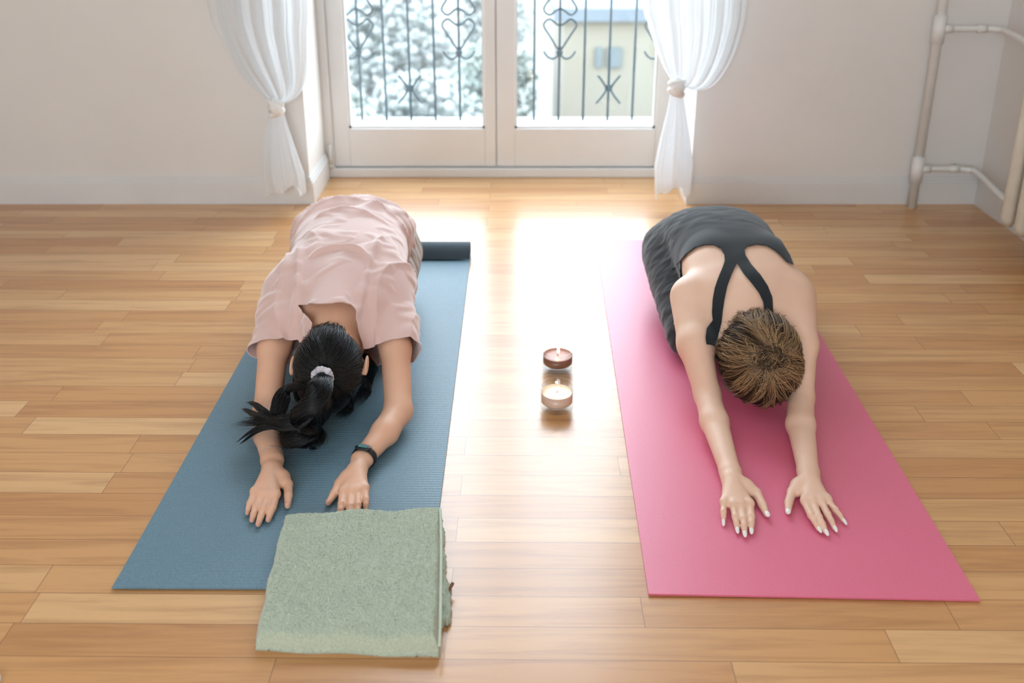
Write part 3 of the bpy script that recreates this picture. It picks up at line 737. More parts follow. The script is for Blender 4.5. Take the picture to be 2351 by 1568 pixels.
def person(D):
    st = D['torso']; X0 = D['xr'][0]; X1 = D['xr'][1]
    vol = Vol(axis((X0, X1, .0028)), axis((D['ytip']-.03, D['ytip']+.26, .0022), (D['ytip']+.26, 2.99, .0042)), axis((-.004, .07, .0022), (.07, .40, .0042)))
    vol.loft(st, .02)
    for e in D.get('lumps', []): vol.ell(*e)
    s_, f, u = head_frame(D['u'], D['f']); hc = np.array(D['head']); R = np.stack([s_, f, u], 1)
    # legs folded underneath
    for hip, knee, ank, toe in D['legs']:
        vol.cap(hip, knee, .092, .056, .022); vol.cap(knee, ank, .052, .032, .012); vol.cap(ank, toe, .032, .018, .015)
        vol.ell(np.array(hip)+np.array((0, .07, .01)), (.088, .085, .085), .03)
    vol.op(lambda X, Y, Z: (Z-ZM)+0*X+0*Y, (X0, 2.2, -.01), (X1, 2.99, .05), .004, 's')
    # arms
    for A in D['arms']:
        S_, m_, E_, f_, W_ = [np.array(P(*q)) for q in (A['sh'], A['mid'], A['el'], A['fm'], A['wr'])]
        r = A['r']
        vol.cap(S_, m_, r[0], r[1], .035); vol.cap(m_, E_, r[1], r[2], .02); vol.cap(E_, f_, r[2], r[3], .015); vol.cap(f_, W_, r[3], r[4], .015, 1.12)
        vol.ell(E_+np.array((0, .006, 0)), (r[2]*.8, r[2]*.8, r[2]*.8), .012)
    tips = []
    for A in D['arms']:
        W_, t = hand(vol, A['hand']); tips += t
        vol.cap(P(*A['wr']), W_, A['r'][4], .018, .012, 1.25)
    # neck and head
    nb, nh = np.array(D['neck'][0]), np.array(D['neck'][1])
    vol.cap(nb, nh, .060, .050, .03)
    vol.ell(hc, (.074, .092, .092), .02, R); vol.ell(hc-u*.058+f*.028, (.054, .058, .058), .03, R)
    vol.ell(hc-u*.098+f*.050, (.022, .022, .02), .02, R)                                          # chin
    vol.cap(hc-u*.012+f*.088, hc-u*.040+f*.102, .008, .0125, .010)                                # nose
    vol.ell(hc-u*.066+f*.088, (.022, .009, .007), .006, R)                                        # lips
    for q in (-1, 1):
        vol.ell(hc+s_*q*.030-u*.012+f*.090, (.014, .008, .010), .008, R, 's')                     # eye sockets
        vol.ell(hc+s_*q*.030-u*.012+f*.080, (.012, .010, .010), .004, R)
        vol.cap(hc+s_*q*.080+u*.018-f*.004, hc+s_*q*.074-u*.022, .0085, .006, .008)               # ears
        vol.ell(hc+s_*q*.090-u*.0-f*.006, (.0055, .014, .029), .005, R)
    V, Q = vol.mesh(0, 1)
    root = empty('person', (D['torso'][0][1], 2.35, 0), D['label'], 'person')
    body = link('body', np_mesh('body', V, Q), D['skin'], root, True)
    # finger nails
    for tip, dip, r in tips:
        d = (tip-dip)/np.linalg.norm(tip-dip); z = np.array((0, 0, 1.0)); z -= d*(z@d); z /= np.linalg.norm(z); x = np.cross(d, z)
        if D.get('hide_nails_below') and proj(tip[None])[0][1] > D['hide_nails_below'] and tip[0] > D['hide_x']: continue
        Mx = Matrix(np.stack([x, d, z], 1).tolist())
        L = D['nail'][0]
        MB().sphere(tip+d*(D['nail'][1])+z*(r*.62), (r*.80, L, r*.52), 12, Mx).build('fingernail', D['nailmat'], body, True)
    return root, vol, V, Q, (s_, f, u, hc, R), tips

def add_cloth(name, V, T, mat, root, thick=.002):
    me = np_mesh(name, V, T); o = link(name, me, mat, root, True)
    md = o.modifiers.new('thickness', 'SOLIDIFY'); md.thickness = thick; md.offset = -1; return o

def fold_noise(V, sc, seed=0):
    x, y, z = V[:, 0]*sc+seed, V[:, 1]*sc+seed*1.7, V[:, 2]*sc
    return np.sin(x+1.4*np.sin(y*.8+z)+.7*np.sin(y*2.1))*np.cos(y*1.1+1.3*np.sin(x*.9-z*.6))

# ------------------------------------------------------------------ person in the black tank top (right, pink mat)
A = dict(
    xr=(.34, .93), ytip=1.585,
    torso=[(2.885, .605, .13, .06, .03), (2.86, .605, .20, .05, .10), (2.82, .605, .262, .055, .15), (2.76, .607, .305, .07, .168), (2.68, .612, .328, .09, .162), (2.58, .616, .338, .11, .146),
           (2.48, .616, .338, .12, .140), (2.40, .618, .333, .12, .150), (2.32, .622, .315, .12, .160), (2.26, .622, .292, .12, .150), (2.20, .620, .258, .12, .125), (2.15, .618, .215, .10, .095), (2.11, .618, .17, .09, .05)],
    lumps=[((.560, 2.24, .135), (.060, .095, .062), .03), ((.685, 2.24, .135), (.060, .095, .062), .03), ((.545, 2.42, .262), (.055, .085, .062), .03), ((.700, 2.42, .262), (.052, .085, .062), .03)],
    legs=[((.497, 2.70, .150), (.488, 2.385, ZM+.055), (.535, 2.76, ZM+.034), (.560, 2.92, ZM+.02)),
          ((.712, 2.70, .150), (.735, 2.385, ZM+.055), (.68, 2.76, ZM+.034), (.655, 2.92, ZM+.02))],
    arms=[dict(sh=(1584, 682, .215), mid=(1596, 790, .15), el=(1624, 906, .065), fm=(1640, 968, .048), wr=(1677, 1085, ZM+.026), r=(.052, .043, .031, .032, .0225),
               hand=dict(wrist=(1679, 1098), index=[(1721, 1157), (1725, 1186), (1725, 1222)], middle=[(1702, 1161), (1707, 1192), (1710, 1229)], ring=[(1684, 1160), (1688, 1187), (1693, 1220)],
                         pinky=[(1662, 1154), (1661, 1176), (1661, 1201)], thumb=[(1712, 1117), (1736, 1131), (1750, 1158), (1762, 1185)], scale=.93)),
          dict(sh=(1822, 682, .215), mid=(1838, 790, .15), el=(1838, 912, .065), fm=(1838, 975, .048), wr=(1856, 1085, ZM+.026), r=(.052, .041, .031, .032, .0225),
               hand=dict(wrist=(1857, 1098), index=[(1848, 1151), (1862, 1184), (1882, 1219)], middle=[(1866, 1153), (1880, 1188), (1898, 1226)], ring=[(1885, 1151), (1900, 1181), (1918, 1217)],
                         pinky=[(1900, 1147), (1918, 1171), (1939, 1199)], thumb=[(1833, 1115), (1819, 1129), (1811, 1153), (1809, 1179)], scale=.93))],
    neck=((.622, 2.27, .235), (.612, 2.16, .165)), head=(.612, 2.125, .128), u=(0, -.95, -.26), f=(0, .26, -.95),
    skin=skin_mat('fair_skin', srgb(228, 188, 162), srgb(234, 197, 173)), nail=(.0085, .0035), nailmat=mottled('white_nail_polish', srgb(236, 232, 228), srgb(244, 240, 236), 50, .2),
    label='person in black tank top and charcoal leggings bowing forward on the pink mat')
rootA, volA, VA, QA, HA, tipsA = person(A)
def z3(pts): return [(1450+x/3.824, 440+y/3.824) for x, y in pts]
tank_poly = z3([(620, 60), (500, 170), (430, 260), (372, 380), (356, 520), (352, 690), (400, 640), (480, 548), (560, 492), (640, 468), (720, 468), (785, 500), (815, 550), (818, 610), (800, 665), (760, 760), (730, 850), (712, 950), (705, 1060), (712, 1130),
                (660, 1200), (650, 1280), (665, 1400), (700, 1560), (730, 1560), (715, 1400), (760, 1260), (790, 1150), (800, 1050), (815, 950), (840, 830), (880, 720), (925, 625), (985, 720), (1060, 810), (1120, 890), (1155, 965), (1180, 1150), (1248, 1150),
                (1235, 930), (1195, 830), (1130, 730), (1050, 640), (1000, 560), (990, 510), (1020, 480), (1100, 462), (1180, 472), (1250, 510), (1310, 558), (1365, 615), (1420, 640), (1390, 560), (1250, 330), (1100, 170), (1020, 60)])
V1, Q1 = volA.mesh(.0045, 1); T1 = tris(Q1); n1 = vnormals(V1, T1); px = proj(V1)
xc = V1[:, 0]-.622
gp = poly_sd(px, tank_poly)*.0008
top = n1[:, 2] > -.05
side_front = 2.40 - V1[:, 1]                                     # underside and flanks: covered behind this line
under = np.maximum(side_front, np.abs(xc)-.175)
under = np.where((V1[:, 2] < .24) & (V1[:, 1] > 2.13) & (np.abs(xc) < .125), 2.15-V1[:, 1], np.maximum(under, .16-V1[:, 2]))
gt = np.where(top, gp, np.maximum(under, -.0005))
gt = np.maximum(gt, np.where(px[:, 1] > 870, .01, -1))
def seg_dist(V, a, b):
    a, b = np.array(a), np.array(b); d = b-a; t = np.clip((V-a)@d/(d@d), 0, 1); return np.linalg.norm(V-a-t[:, None]*d, axis=1), t
for a_ in A['arms']:
    q = [P(*a_[k]) for k in ('sh', 'mid', 'el')]
    dd, tt = seg_dist(V1, q[0], q[1]); gt = np.maximum(gt, np.where(tt > .35, (a_['r'][0]-.002)-dd, -1))
    dd, tt = seg_dist(V1, q[1], q[2]); gt = np.maximum(gt, (a_['r'][1]+.006)-dd)
dd, tt = seg_dist(V1, A['neck'][0], A['head']); gt = np.maximum(gt, np.where(V1[:, 1] < 2.20, .062-dd, -1))
Vt, Tt = clip_mesh(V1, T1, gt)
wr = (.0016*np.sin(Vt[:, 1]*85+3*np.sin(Vt[:, 0]*19+1)+90*(Vt[:, 0]-.62)**2)*(.4+.6*fold_noise(Vt, 11, 2))+.0012*fold_noise(Vt, 48, 4))*np.clip((Vt[:, 1]-2.46)/.12, 0, 1)
nt_ = vnormals(Vt, Tt); Vt = Vt+nt_*(.0015+wr)[:, None]
black = cloth_mat('black_jersey', srgb(26, 32, 36), srgb(36, 42, 47), .22, 700)
add_cloth('tank_top', Vt, Tt, black, rootA)
# leggings: everything of the legs and hips, tucked under the tank
V2, Q2 = volA.mesh(.0035, 1); T2 = tris(Q2)
gl = np.maximum(2.31-V2[:, 1], V2[:, 1]-(2.80+.0*V2[:, 0]))
legzone = np.minimum(.165-V2[:, 2]-(2.60-V2[:, 1])*.35, 2.56-V2[:, 1])   # high front part of the torso is not legging
gl = np.maximum(2.30-V2[:, 1], (V2[:, 2]-(.10+np.clip((V2[:, 1]-2.38)*1.5, 0, .6)))*.6)
gl = np.maximum(gl, np.where(V2[:, 2] < .06, V2[:, 1]-2.80, -1))
Vl, Tl = clip_mesh(V2, T2, gl)
nl = vnormals(Vl, Tl); Vl = Vl+nl*(.0018*fold_noise(Vl, 45, 6)+.0012*fold_noise(Vl, 90, 2))[:, None]
add_cloth('leggings', Vl, Tl, cloth_mat('charcoal_jersey', srgb(38, 42, 44), srgb(52, 56, 58), .25, 600), rootA)

# hair gathered into a loose knot at the crown
s_, f_, u_, hc, R = HA
def ell_pt(c, R, r, d):
    d = np.asarray(d, float); return c + R@(d/np.linalg.norm(d)*1.0*np.array(r))
def cap_surface(c, R, r, keep, nu=64, nv=48):
    V = []; 
    for i in range(nv+1):
        th = PI*i/nv
        for j in range(nu):
            ph = 2*PI*j/nu; V.append(np.array(c)+R@(np.array(r)*np.array((math.sin(th)*math.cos(ph), math.sin(th)*math.sin(ph), math.cos(th)))))
    V = np.array(V); F = np.array([(i*nu+j, (i+1)*nu+j, (i+1)*nu+(j+1) % nu, i*nu+(j+1) % nu) for i in range(nv) for j in range(nu)])
    k = keep(V); return V, F[k[F].all(1)]
def slerp_lines(c, R, r, knot_d, n, rs, lift=.004, swirl=.3, seedf=None, steps=12, clump=1.0):
    lines = []; k = np.array(knot_d, float); k /= np.linalg.norm(k)
    while len(lines) < n:
        d = rs.normal(0, 1, 3); d /= np.linalg.norm(d)
        if not seedf(d): continue
        om = math.acos(max(-1, min(1, float(d@k))))
        if om < .18: continue
        ax_ = np.cross(d, k); nn = np.linalg.norm(ax_); 
        if nn < 1e-3: continue
        ax_ /= nn; pts = []; off = rs.uniform(.0, 1); bow = rs.normal(0, .05)+.16*math.sin(d[0]*5+d[2]*4); sw = rs.normal(swirl, .08)
        cl = math.sin(d[0]*13+2.1*math.sin(d[2]*7)+d[1]*9)*math.sin(d[1]*15+1.7*math.sin(d[0]*8)+d[2]*11)    # locks: neighbouring strands share height and tone
        tone = float(np.clip(.40+.48*cl*clump+rs.normal(0, .16), 0, 1)); wob = rs.uniform(0, 6)
        for q in range(steps):
            t = q/(steps-1); e = t*(om-.10)/om
            p = (math.sin((1-e)*om)*d+math.sin(e*om)*k)/math.sin(om)
            p = p+ax_*(bow*math.sin(PI*t)+sw*t**3*.25+.012*math.sin(wob+t*7)); p /= np.linalg.norm(p)
            rr = np.array(r)*(1+.02*off+.05*math.sin(PI*t)*off*.4+.07*cl*clump*(1-t*.6)); pts.append(c+R@(p*rr))
        lines.append((np.array(pts), tone))
    return lines
rsA = np.random.default_rng(5)
HR = (.100, .113, .124); hcA = hc+u_*.012-f_*.010
# local coordinates here: (side, face, crown)
kd = R.T@(np.array(P(1772, 822, .20))-hcA); kd = kd/np.array(HR); kd /= np.linalg.norm(kd)
scalp = lambda d: (d[1] < .42+.25*d[2]) and not (d[2] < -.45 and d[1] > -.55)
HAIRB = hair_mat('ash_brown_hair', [(0, srgb(30, 22, 20)), (.3, srgb(54, 39, 28)), (.6, srgb(98, 73, 50)), (1, srgb(192, 156, 114))])
base = cap_surface(hcA, R, [x*.975 for x in HR], lambda V: np.array([((q := (R.T@(v-hcA))/np.array(HR))[1] < .40+.25*q[2]) and not (q[2] < -.5 and q[1] > -.6) for v in V]))
lines = slerp_lines(hcA, R, HR, kd, 3800, rsA, seedf=scalp, swirl=.5)
Kp = hcA+R@(kd*np.array(HR))
Kn = R@(kd/np.array(HR)); Kn /= np.linalg.norm(Kn); Ka = np.cross(Kn, (0, 0, 1.0)); Ka /= np.linalg.norm(Ka); Kb = np.cross(Kn, Ka)
for i in range(560):           # the knot: short messy loops tucked into each other
    o_ = rsA.normal(0, .013, 2); ce = Kp+Ka*o_[0]+Kb*o_[1]*.8+Kn*rsA.uniform(-.002, .012); ang = rsA.uniform(0, 2*PI); e1 = Ka*math.cos(ang)+Kb*math.sin(ang); e2 = np.cross(Kn, e1)+Kn*rsA.normal(0, .45)
    r0 = rsA.uniform(.006, .019); sp = rsA.uniform(1.5, 3.6); a0 = rsA.uniform(0, 6.28); grp = math.sin(5*ang+o_[0]*300)
    pts = [ce+e1*math.cos(a0+sp*t)*r0+e2*math.sin(a0+sp*t)*r0*.6 for t in np.linspace(0, 1, 12)]
    lines.append((np.array(pts), float(np.clip(.55+.3*grp+rsA.normal(0, .14), 0, 1))))
for i in range(150):           # loose short ends at the nape and temples
    d = rsA.normal(0, 1, 3); d[2] = -abs(d[2])*.4-.45; d[1] = -abs(d[1])-.3; d /= np.linalg.norm(d); p = hcA+R@(d*np.array(HR)*1.01)
    dr = np.array((rsA.normal(0, .5), rsA.uniform(.3, 1), rsA.uniform(.1, .8))); dr /= np.linalg.norm(dr); L = rsA.uniform(.008, .026)
    lines.append((np.array([p+dr*L*t+np.array((0, 0, -.01))*t*t for t in np.linspace(0, 1, 6)]), float(rsA.uniform(.3, 1))))
strand_mesh('hair', lines, .00075, HAIRB, rootA, (base[0], base[1], .12))

# ------------------------------------------------------------------ person in the pink t-shirt (left, blue mat)
B = dict(
    xr=(-.76, -.17), ytip=1.60,
    torso=[(2.885, -.46, .14, .06, .03), (2.86, -.46, .21, .05, .10), (2.82, -.475, .275, .055, .145), (2.76, -.475, .322, .07, .155), (2.68, -.472, .340, .09, .150), (2.58, -.464, .345, .11, .140),
           (2.48, -.452, .343, .12, .140), (2.40, -.450, .338, .12, .150), (2.32, -.448, .322, .125, .155), (2.26, -.448, .300, .135, .140), (2.20, -.448, .262, .13, .110), (2.15, -.448, .22, .11, .085), (2.11, -.448, .17, .10, .05)],
    legs=[((-.575, 2.70, .150), (-.585, 2.385, ZM+.055), (-.525, 2.76, ZM+.034), (-.50, 2.92, ZM+.02)),
          ((-.385, 2.70, .150), (-.362, 2.385, ZM+.055), (-.395, 2.76, ZM+.034), (-.42, 2.92, ZM+.02))],
    arms=[dict(sh=(650, 682, .215), mid=(628, 800, .14), el=(613, 948, .05), fm=(615, 998, .042), wr=(625, 1058, ZM+.026), r=(.048, .037, .032, .031, .0235),
               hand=dict(wrist=(625, 1074), index=[(633, 1136), (626, 1166), (614, 1199)], middle=[(615, 1138), (605, 1170), (591, 1209)], ring=[(598, 1137), (587, 1167), (577, 1200)],
                         pinky=[(584, 1130), (574, 1156), (567, 1183)], thumb=[(648, 1096), (661, 1112), (662, 1138), (660, 1166)], scale=1.02)),
          dict(sh=(888, 682, .215), mid=(908, 800, .14), el=(914, 944, .05), fm=(884, 992, .042), wr=(832, 1054, ZM+.026), r=(.048, .037, .033, .031, .0235),
               hand=dict(wrist=(821, 1076), index=[(788, 1128), (784, 1158), (778, 1193)], middle=[(805, 1130), (803, 1163), (800, 1202)], ring=[(822, 1128), (821, 1160), (819, 1195)],
                         pinky=[(838, 1122), (840, 1148), (840, 1178)], thumb=[(797, 1098), (779, 1111), (767, 1134), (751, 1159)], scale=1.02))],
    neck=((-.448, 2.25, .235), (-.447, 2.10, .185)), head=(-.443, 2.062, .138), u=(0, -.88, -.46), f=(0, .46, -.88),
    skin=skin_mat('tan_skin', srgb(222, 172, 142), srgb(228, 182, 153)), nail=(.0062, -.0005), nailmat=mottled('natural_nail', srgb(216, 160, 140), srgb(222, 170, 150), 50, .3),
    hide_nails_below=1168, hide_x=-.45,
    label='person in dusty pink t-shirt with black ponytail bowing forward on the blue mat')
rootB, volB, VB_, QB, HB, tipsB = person(B)
# t-shirt: looser volume over the torso and upper arms
SH = Vol(axis((-.76, -.14, .0038)), axis((1.90, 2.95, .0038)), axis((.0, .42, .0038)))
SH.loft([(y, x-.006*(y > 2.5), zt+.004, max(zb+.03, .10), a+.010+.007*min(1, max(0, (y-2.40)/.15))) for y, x, zt, zb, a in B['torso']], .02, 2.4, .004)
slv = []
for a_, hem in zip(B['arms'], ((628, 812), (918, 800))):
    S0, E0 = np.array(P(*a_['sh'])), np.array(P(*a_['mid'])); d = (E0-S0); L = np.linalg.norm(d); d /= L
    SH.cap(S0+np.array((0, .03, 0)), S0+d*(L+.09), .058, .053, .045)
    slv.append((S0, d, L))
SH.cap((-.448, 2.28, .245), (-.450, 2.12, .215), .075, .062, .03)
# hanging front of the shirt between chest and mat
SH.cap((-.365, 2.30, .16), (-.372, 2.17, .135), .050, .038, .03); SH.cap((-.535, 2.30, .16), (-.528, 2.17, .14), .050, .036, .03)
Vs, Qs = SH.mesh(0, 1); Ts = tris(Qs); ns = vnormals(Vs, Ts); px = proj(Vs)
g1 = poly_sd(px, [(688, 702), (722, 697), (770, 695), (806, 699), (814, 716), (818, 750), (832, 786), (838, 830), (838, 1100), (640, 1100), (664, 830), (676, 800), (712, 762), (716, 742), (702, 722)])*-.0008
gs = np.maximum(g1, (2.02-Vs[:, 1])*.5)
for S0, d, L in slv:
    t = (Vs-S0)@d; arm = np.linalg.norm(Vs-(S0+np.outer(t, d)), axis=1) < .085
    gs = np.where(arm & (t > .03), np.maximum(gs, t-(L*1.04)), gs)
gs = np.maximum(gs, np.where((Vs[:, 2] < .075), .01, -1))
gs = np.maximum(gs, Vs[:, 1]-2.845)
xl = Vs[:, 0]+.452; yl = Vs[:, 1]
low = np.clip((yl-2.50)/.1, 0, 1); upm = np.clip((2.50-yl)/.1, 0, 1)
ridge = lambda ph: 1-np.abs(np.sin(ph))**.6
fold = .016*low*ridge(yl*34+8*xl*xl*12+.6*np.sin(xl*16)+.3)
fold += .015*upm*ridge(13*np.abs(xl)*2.6-yl*9+.8*np.sin(yl*17+xl*8))*np.clip((np.abs(xl)-.05)/.05, 0, 1)
fold += .008*fold_noise(Vs, 20, 3)*np.clip(ns[:, 2]+.3, 0, 1) + .003*fold_noise(Vs, 55, 5)
fold += .016*np.exp(-((yl-(2.345-.9*np.clip(xl, -.2, .2)**2*6))/.010)**2)*np.exp(-(xl/.075)**4)      # the cross fold below the collar
fold += .011*np.exp(-((np.abs(xl+.01)-(.088+.10*(yl-2.25)))/.009)**2)*np.clip((2.42-yl)/.06, 0, 1)*np.clip((yl-2.12)/.05, 0, 1)
fold = np.maximum(fold, -.0012)+.0012; Vs = Vs+ns*fold[:, None]
Vc, Tc = clip_mesh(Vs, Ts, gs)
add_cloth('t_shirt', Vc, Tc, cloth_mat('dusty_pink_jersey', srgb(216, 181, 172), srgb(225, 192, 184), .8, 900), rootB, .0022)
# collar rib
# trousers: loose striped fabric over hips and folded legs
PT = Vol(axis((-.74, -.18, .0042)), axis((2.24, 2.96, .0042)), axis((.0, .38, .0042)))
for hip, knee, ank, toe in B['legs']:
    sx = 1 if hip[0] > -.46 else -1
    PT.cap(np.array(hip)+np.array((sx*.006, .02, .0)), np.array(knee)+np.array((sx*.006, 0, .004)), .100, .062, .025); PT.cap(np.array(knee)+np.array((0, 0, .002)), np.array(ank)+np.array((0, -.02, .006)), .058, .044, .02)
    PT.ell(np.array(hip)+np.array((sx*.005, .075, .02)), (.096, .092, .10), .03)
PT.loft([(y, x, zt-.004, zb, a+.006) for y, x, zt, zb, a in B['torso'] if y > 2.6], .03)
PT.op(lambda X, Y, Z: (Z-ZM-.0012)+0*X+0*Y, (-.8, 2.2, -.01), (-.1, 2.99, .05), .003, 's')
Vp, Qp = PT.mesh(0, 1); Tp = tris(Qp); npn = vnormals(Vp, Tp)
Vp = Vp+npn*(.0035*fold_noise(Vp, 42, 9)*np.clip(npn[:, 2]+.7, 0, 1))[:, None]
gpn = np.maximum(Vp[:, 1]-2.90, np.where((Vp[:, 2] > .23) & (Vp[:, 1] < 2.60), .01, -1))
Vq, Tq = clip_mesh(Vp, Tp, gpn)
pm = N('striped_trousers'); gg = pm.n('ShaderNodeNewGeometry'); wv = pm.n('ShaderNodeTexWave', wave_type='BANDS', bands_direction='Y'); wv.inputs['Scale'].default_value = 9; wv.inputs['Distortion'].default_value = 1.2; wv.inputs['Detail Scale'].default_value = .6
pm.l(gg.outputs['Position'], wv.inputs[0]); pm.l(pm.ramp(wv.outputs['Fac'], [(.05, srgb(146, 132, 122)), (.2, srgb(178, 167, 158)), (.8, srgb(196, 188, 182))]), pm.b.inputs['Base Color']); pm.set(Roughness=.9)
add_cloth('trousers', Vq, Tq, pm.m, rootB, .002)

# black hair pulled back into a ponytail
s_, f_, u_, hc, R = HB
HR = (.081, .101, .112); hcB = hc+u_*.004-f_*.006
tie = np.array(P(741, 862, .188))
kd = (R.T@(tie-hcB))/np.array(HR); kd /= np.linalg.norm(kd)
rsB = np.random.default_rng(9)
scalpB = lambda d: (d[1] < .40+.3*d[2]) and not (d[2] < -.42 and d[1] > -.62)
HAIRK = hair_mat('black_hair', [(0, srgb(12, 13, 15)), (.6, srgb(22, 24, 26)), (.9, srgb(44, 42, 38)), (1, srgb(84, 76, 64))], .36)
baseB = cap_surface(hcB, R, [x*.975 for x in HR], lambda V: np.array([((q := (R.T@(v-hcB))/np.array(HR))[1] < .38+.3*q[2]) and not (q[2] < -.45 and q[1] > -.65) for v in V]))
lines = slerp_lines(hcB, R, HR, kd, 2400, rsB, seedf=scalpB, swirl=0, clump=.35)
for ln, tone in lines: ln[-1] = ln[-1]*.3+tie*.7
# hair fallen beside the face onto the mat
def bundle(path, widths, n, rs, out, tip_spread=0, tonef=lambda: 0, flat=.5, steps=18, shorten=.25):
    C = np.array([list(v) for v in catmull(path, 8)]); m = len(C); T_ = np.gradient(C, axis=0); T_ /= np.linalg.norm(T_, axis=1)[:, None]
    upv = np.array((0, 0, 1.0)); S_ = np.cross(T_, upv); S_ /= np.maximum(1e-6, np.linalg.norm(S_, axis=1))[:, None]; U_ = np.cross(S_, T_)
    Wd = np.interp(np.linspace(0, 1, m), np.linspace(0, 1, len(widths)), widths)
    for i in range(n):
        a, b = rs.uniform(-1, 1), rs.uniform(-1, 1); b *= math.sqrt(max(0, 1-a*a)); end = 1-rs.uniform(0, shorten); drift = rs.normal(0, tip_spread); wob = rs.uniform(0, 6.28)
        tt = np.linspace(0, end, steps); idx = tt*(m-1)
        g_ = lambda Z_: np.stack([np.interp(idx, np.arange(m), Z_[:, q]) for q in range(3)], 1)
        wd = np.interp(idx, np.arange(m), Wd)
        pts = g_(C)+g_(S_)*((a*wd)+drift*np.maximum(0, tt-.6)**1.5+.0025*np.sin(wob+tt*9))[:, None]+g_(U_)*(b*wd*flat)[:, None]
        pts[:, 2] = np.maximum(pts[:, 2], ZM+.002)
        out.append((pts, float(np.clip(rs.beta(1.3, 3.0), 0, 1))))
bundle([P(835, 815, .15), P(848, 850, .09), P(835, 890, .04), P(800, 930, .016)], [.012, .022, .028, .020], 260, rsB, lines, .05, flat=.6)
bundle([P(700, 800, .16), P(694, 850, .10), P(700, 905, .045), P(720, 950, .014)], [.010, .020, .026, .018], 200, rsB, lines, .03, flat=.6)
bundle([P(812, 840, .16), P(815, 880, .09), P(795, 925, .03), P(770, 960, .012)], [.012, .026, .030, .016], 220, rsB, lines, .03, flat=.6)
strand_mesh('hair', lines, .00085, HAIRK, rootB, (baseB[0], baseB[1], .05))
tail = []
bundle([tie+np.array((0, .008, -.004)), P(736, 885, .186), P(722, 918, .158), P(705, 955, .110), P(690, 985, .078), P(668, 996, .060), P(640, 985, .082)], [.017, .027, .046, .060, .060, .046, .030], 1500, rsB, tail, .03, flat=.55, shorten=.35)
bundle([tie+np.array((0, .008, -.004)), P(738, 888, .182), P(728, 925, .145), P(715, 970, .085), P(705, 1005, .045), P(712, 1022, .016)], [.014, .024, .042, .054, .048, .020], 1200, rsB, tail, .04, flat=.5, shorten=.3)
bundle([P(722, 925, .145), P(690, 955, .118), P(660, 968, .108), P(628, 966, .100), P(598, 962, .092), P(574, 958, .070)], [.034, .040, .032, .023, .019, .018], 700, rsB, tail, .12, flat=.4, shorten=.45)
for pth in ([(640, 965, .105), (610, 948, .104), (588, 930, .100), (570, 920, .092)], [(635, 968, .104), (600, 958, .100), (575, 946, .088), (556, 936, .076)], [(640, 972, .10), (600, 978, .094), (568, 996, .062), (545, 1014, .030)],
            [(638, 975, .10), (600, 985, .090), (574, 1002, .055), (552, 1020, .020)], [(700, 990, .06), (712, 1010, .03), (718, 1026, .012), (722, 1034, .010)], [(636, 955, .105), (648, 912, .125), (668, 890, .145), (704, 892, .165)]):
    loop = pth[0][1] == 955
    bundle([P(*q) for q in pth], [.016, .020, .018, .010] if loop else [.010, .009, .006, .0015], 260 if loop else 90, rsB, tail, .02, flat=.5, shorten=.3)
tailo = strand_mesh('ponytail', tail, .00085, HAIRK, rootB)
m = MB(); td = np.array(P(730, 895, .184))-tie; td /= np.linalg.norm(td); ta = np.cross(td, (0, 0, 1.0)); ta /= np.linalg.norm(ta); tb = np.cross(ta, td)
for i in range(16):
    a = 2*PI*i/16; c = tie+td*.004+(ta*math.cos(a)+tb*math.sin(a))*.0195; q = .0072+.001*math.sin(i*2.3); m.sphere(c, (q, q, q), 10)
m.tube([tie+td*.004+(ta*math.cos(2*PI*i/24)+tb*math.sin(2*PI*i/24))*.0195 for i in range(25)], .006, 8, cap=False)
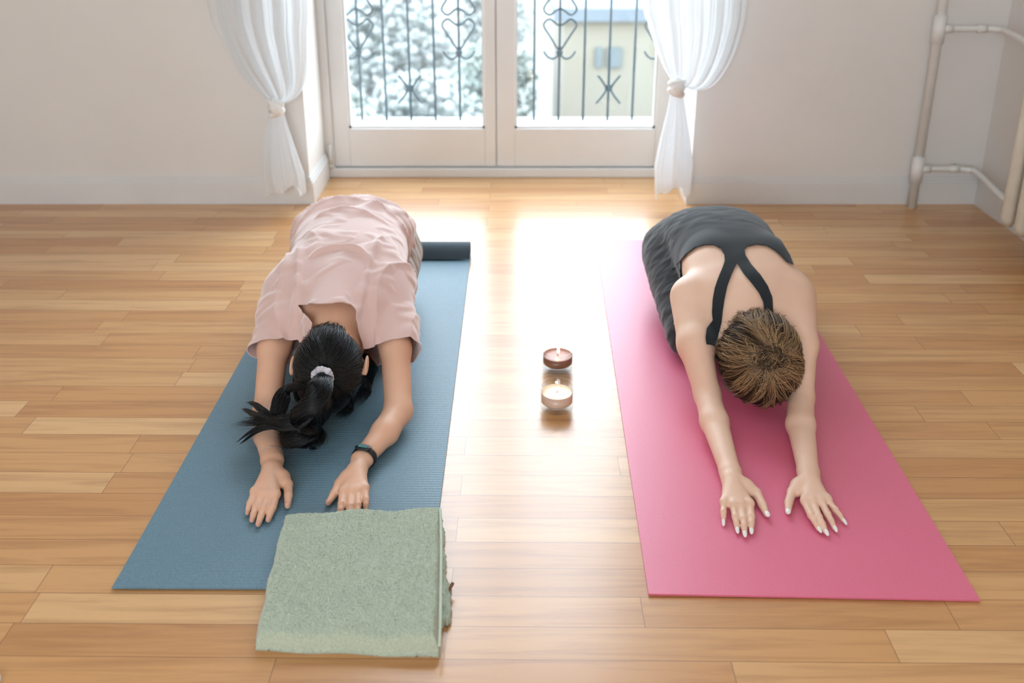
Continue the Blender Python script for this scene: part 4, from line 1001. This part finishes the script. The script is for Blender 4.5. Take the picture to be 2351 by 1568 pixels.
m.build('hair_tie', mottled('silver_scrunchie', srgb(176, 170, 180), srgb(216, 212, 218), 120, .5, .6, 260, .002), tailo, True)

# fitness band on the right-hand wrist, thin bracelet on the other
def band(name, c, axis_d, rx, rz, wdt, th, mat, parent, n=40):
    axis_d = np.array(axis_d, float); axis_d /= np.linalg.norm(axis_d); z = np.array((0, 0, 1.0)); x = np.cross(axis_d, z); x /= np.linalg.norm(x); z = np.cross(x, axis_d); c = np.array(c)
    V = []; prof = [(-wdt, 0), (-wdt*.8, th), (wdt*.8, th), (wdt, 0)]
    for i in range(n):
        a = 2*PI*i/n
        for s__, t_ in prof: V.append(c+axis_d*s__+x*math.cos(a)*(rx+t_)+z*math.sin(a)*(rz+t_))
    k = len(prof); F = [(i*k+j, i*k+(j+1) % k, ((i+1) % n)*k+(j+1) % k, ((i+1) % n)*k+j) for i in range(n) for j in range(k)]
    return link(name, np_mesh(name, V, F), mat, parent, True), x, z
wc = np.array(P(836, 1049, ZM+.0275)); wd = np.array(P(823, 1074, ZM+.026))-np.array(P(850, 1030, ZM+.030))
rub = mottled('black_rubber', srgb(20, 22, 24), srgb(28, 30, 32), 60, .45)
wb, bx, bz = band('wristband', wc, wd, .0262, .0238, .0085, .0022, rub, rootB)
bd = wd/np.linalg.norm(wd); Mx = Matrix(np.stack([bx, bd, bz], 1).tolist())
cc = wc+bz*.0255-bx*0.0
m = MB(); m.sphere(cc, (.0200, .0100, .0042), 24, Mx); m.build('tracker_capsule', rub, wb, True)
m = MB(); r = bmesh.ops.create_cube(m.bm, size=1.0)
for v in r['verts']: v.co = Vector(cc+bz*.0034) + Mx @ Vector((v.co.x*.022, v.co.y*.0085, v.co.z*.0022))
sm = mottled('teal_screen', srgb(20, 92, 96), srgb(34, 120, 120), 60, .15); m.build('screen', sm, wb)
bc = np.array(P(624, 1046, ZM+.0275)); bdir = np.array(P(626, 1070, ZM+.026))-np.array(P(622, 1020, ZM+.033))
band('bracelet', bc, bdir, .0252, .0245, .0007, .0009, mottled('silver_chain', srgb(190, 184, 180), srgb(214, 208, 204), 60, .3, Metallic=.8), rootB)
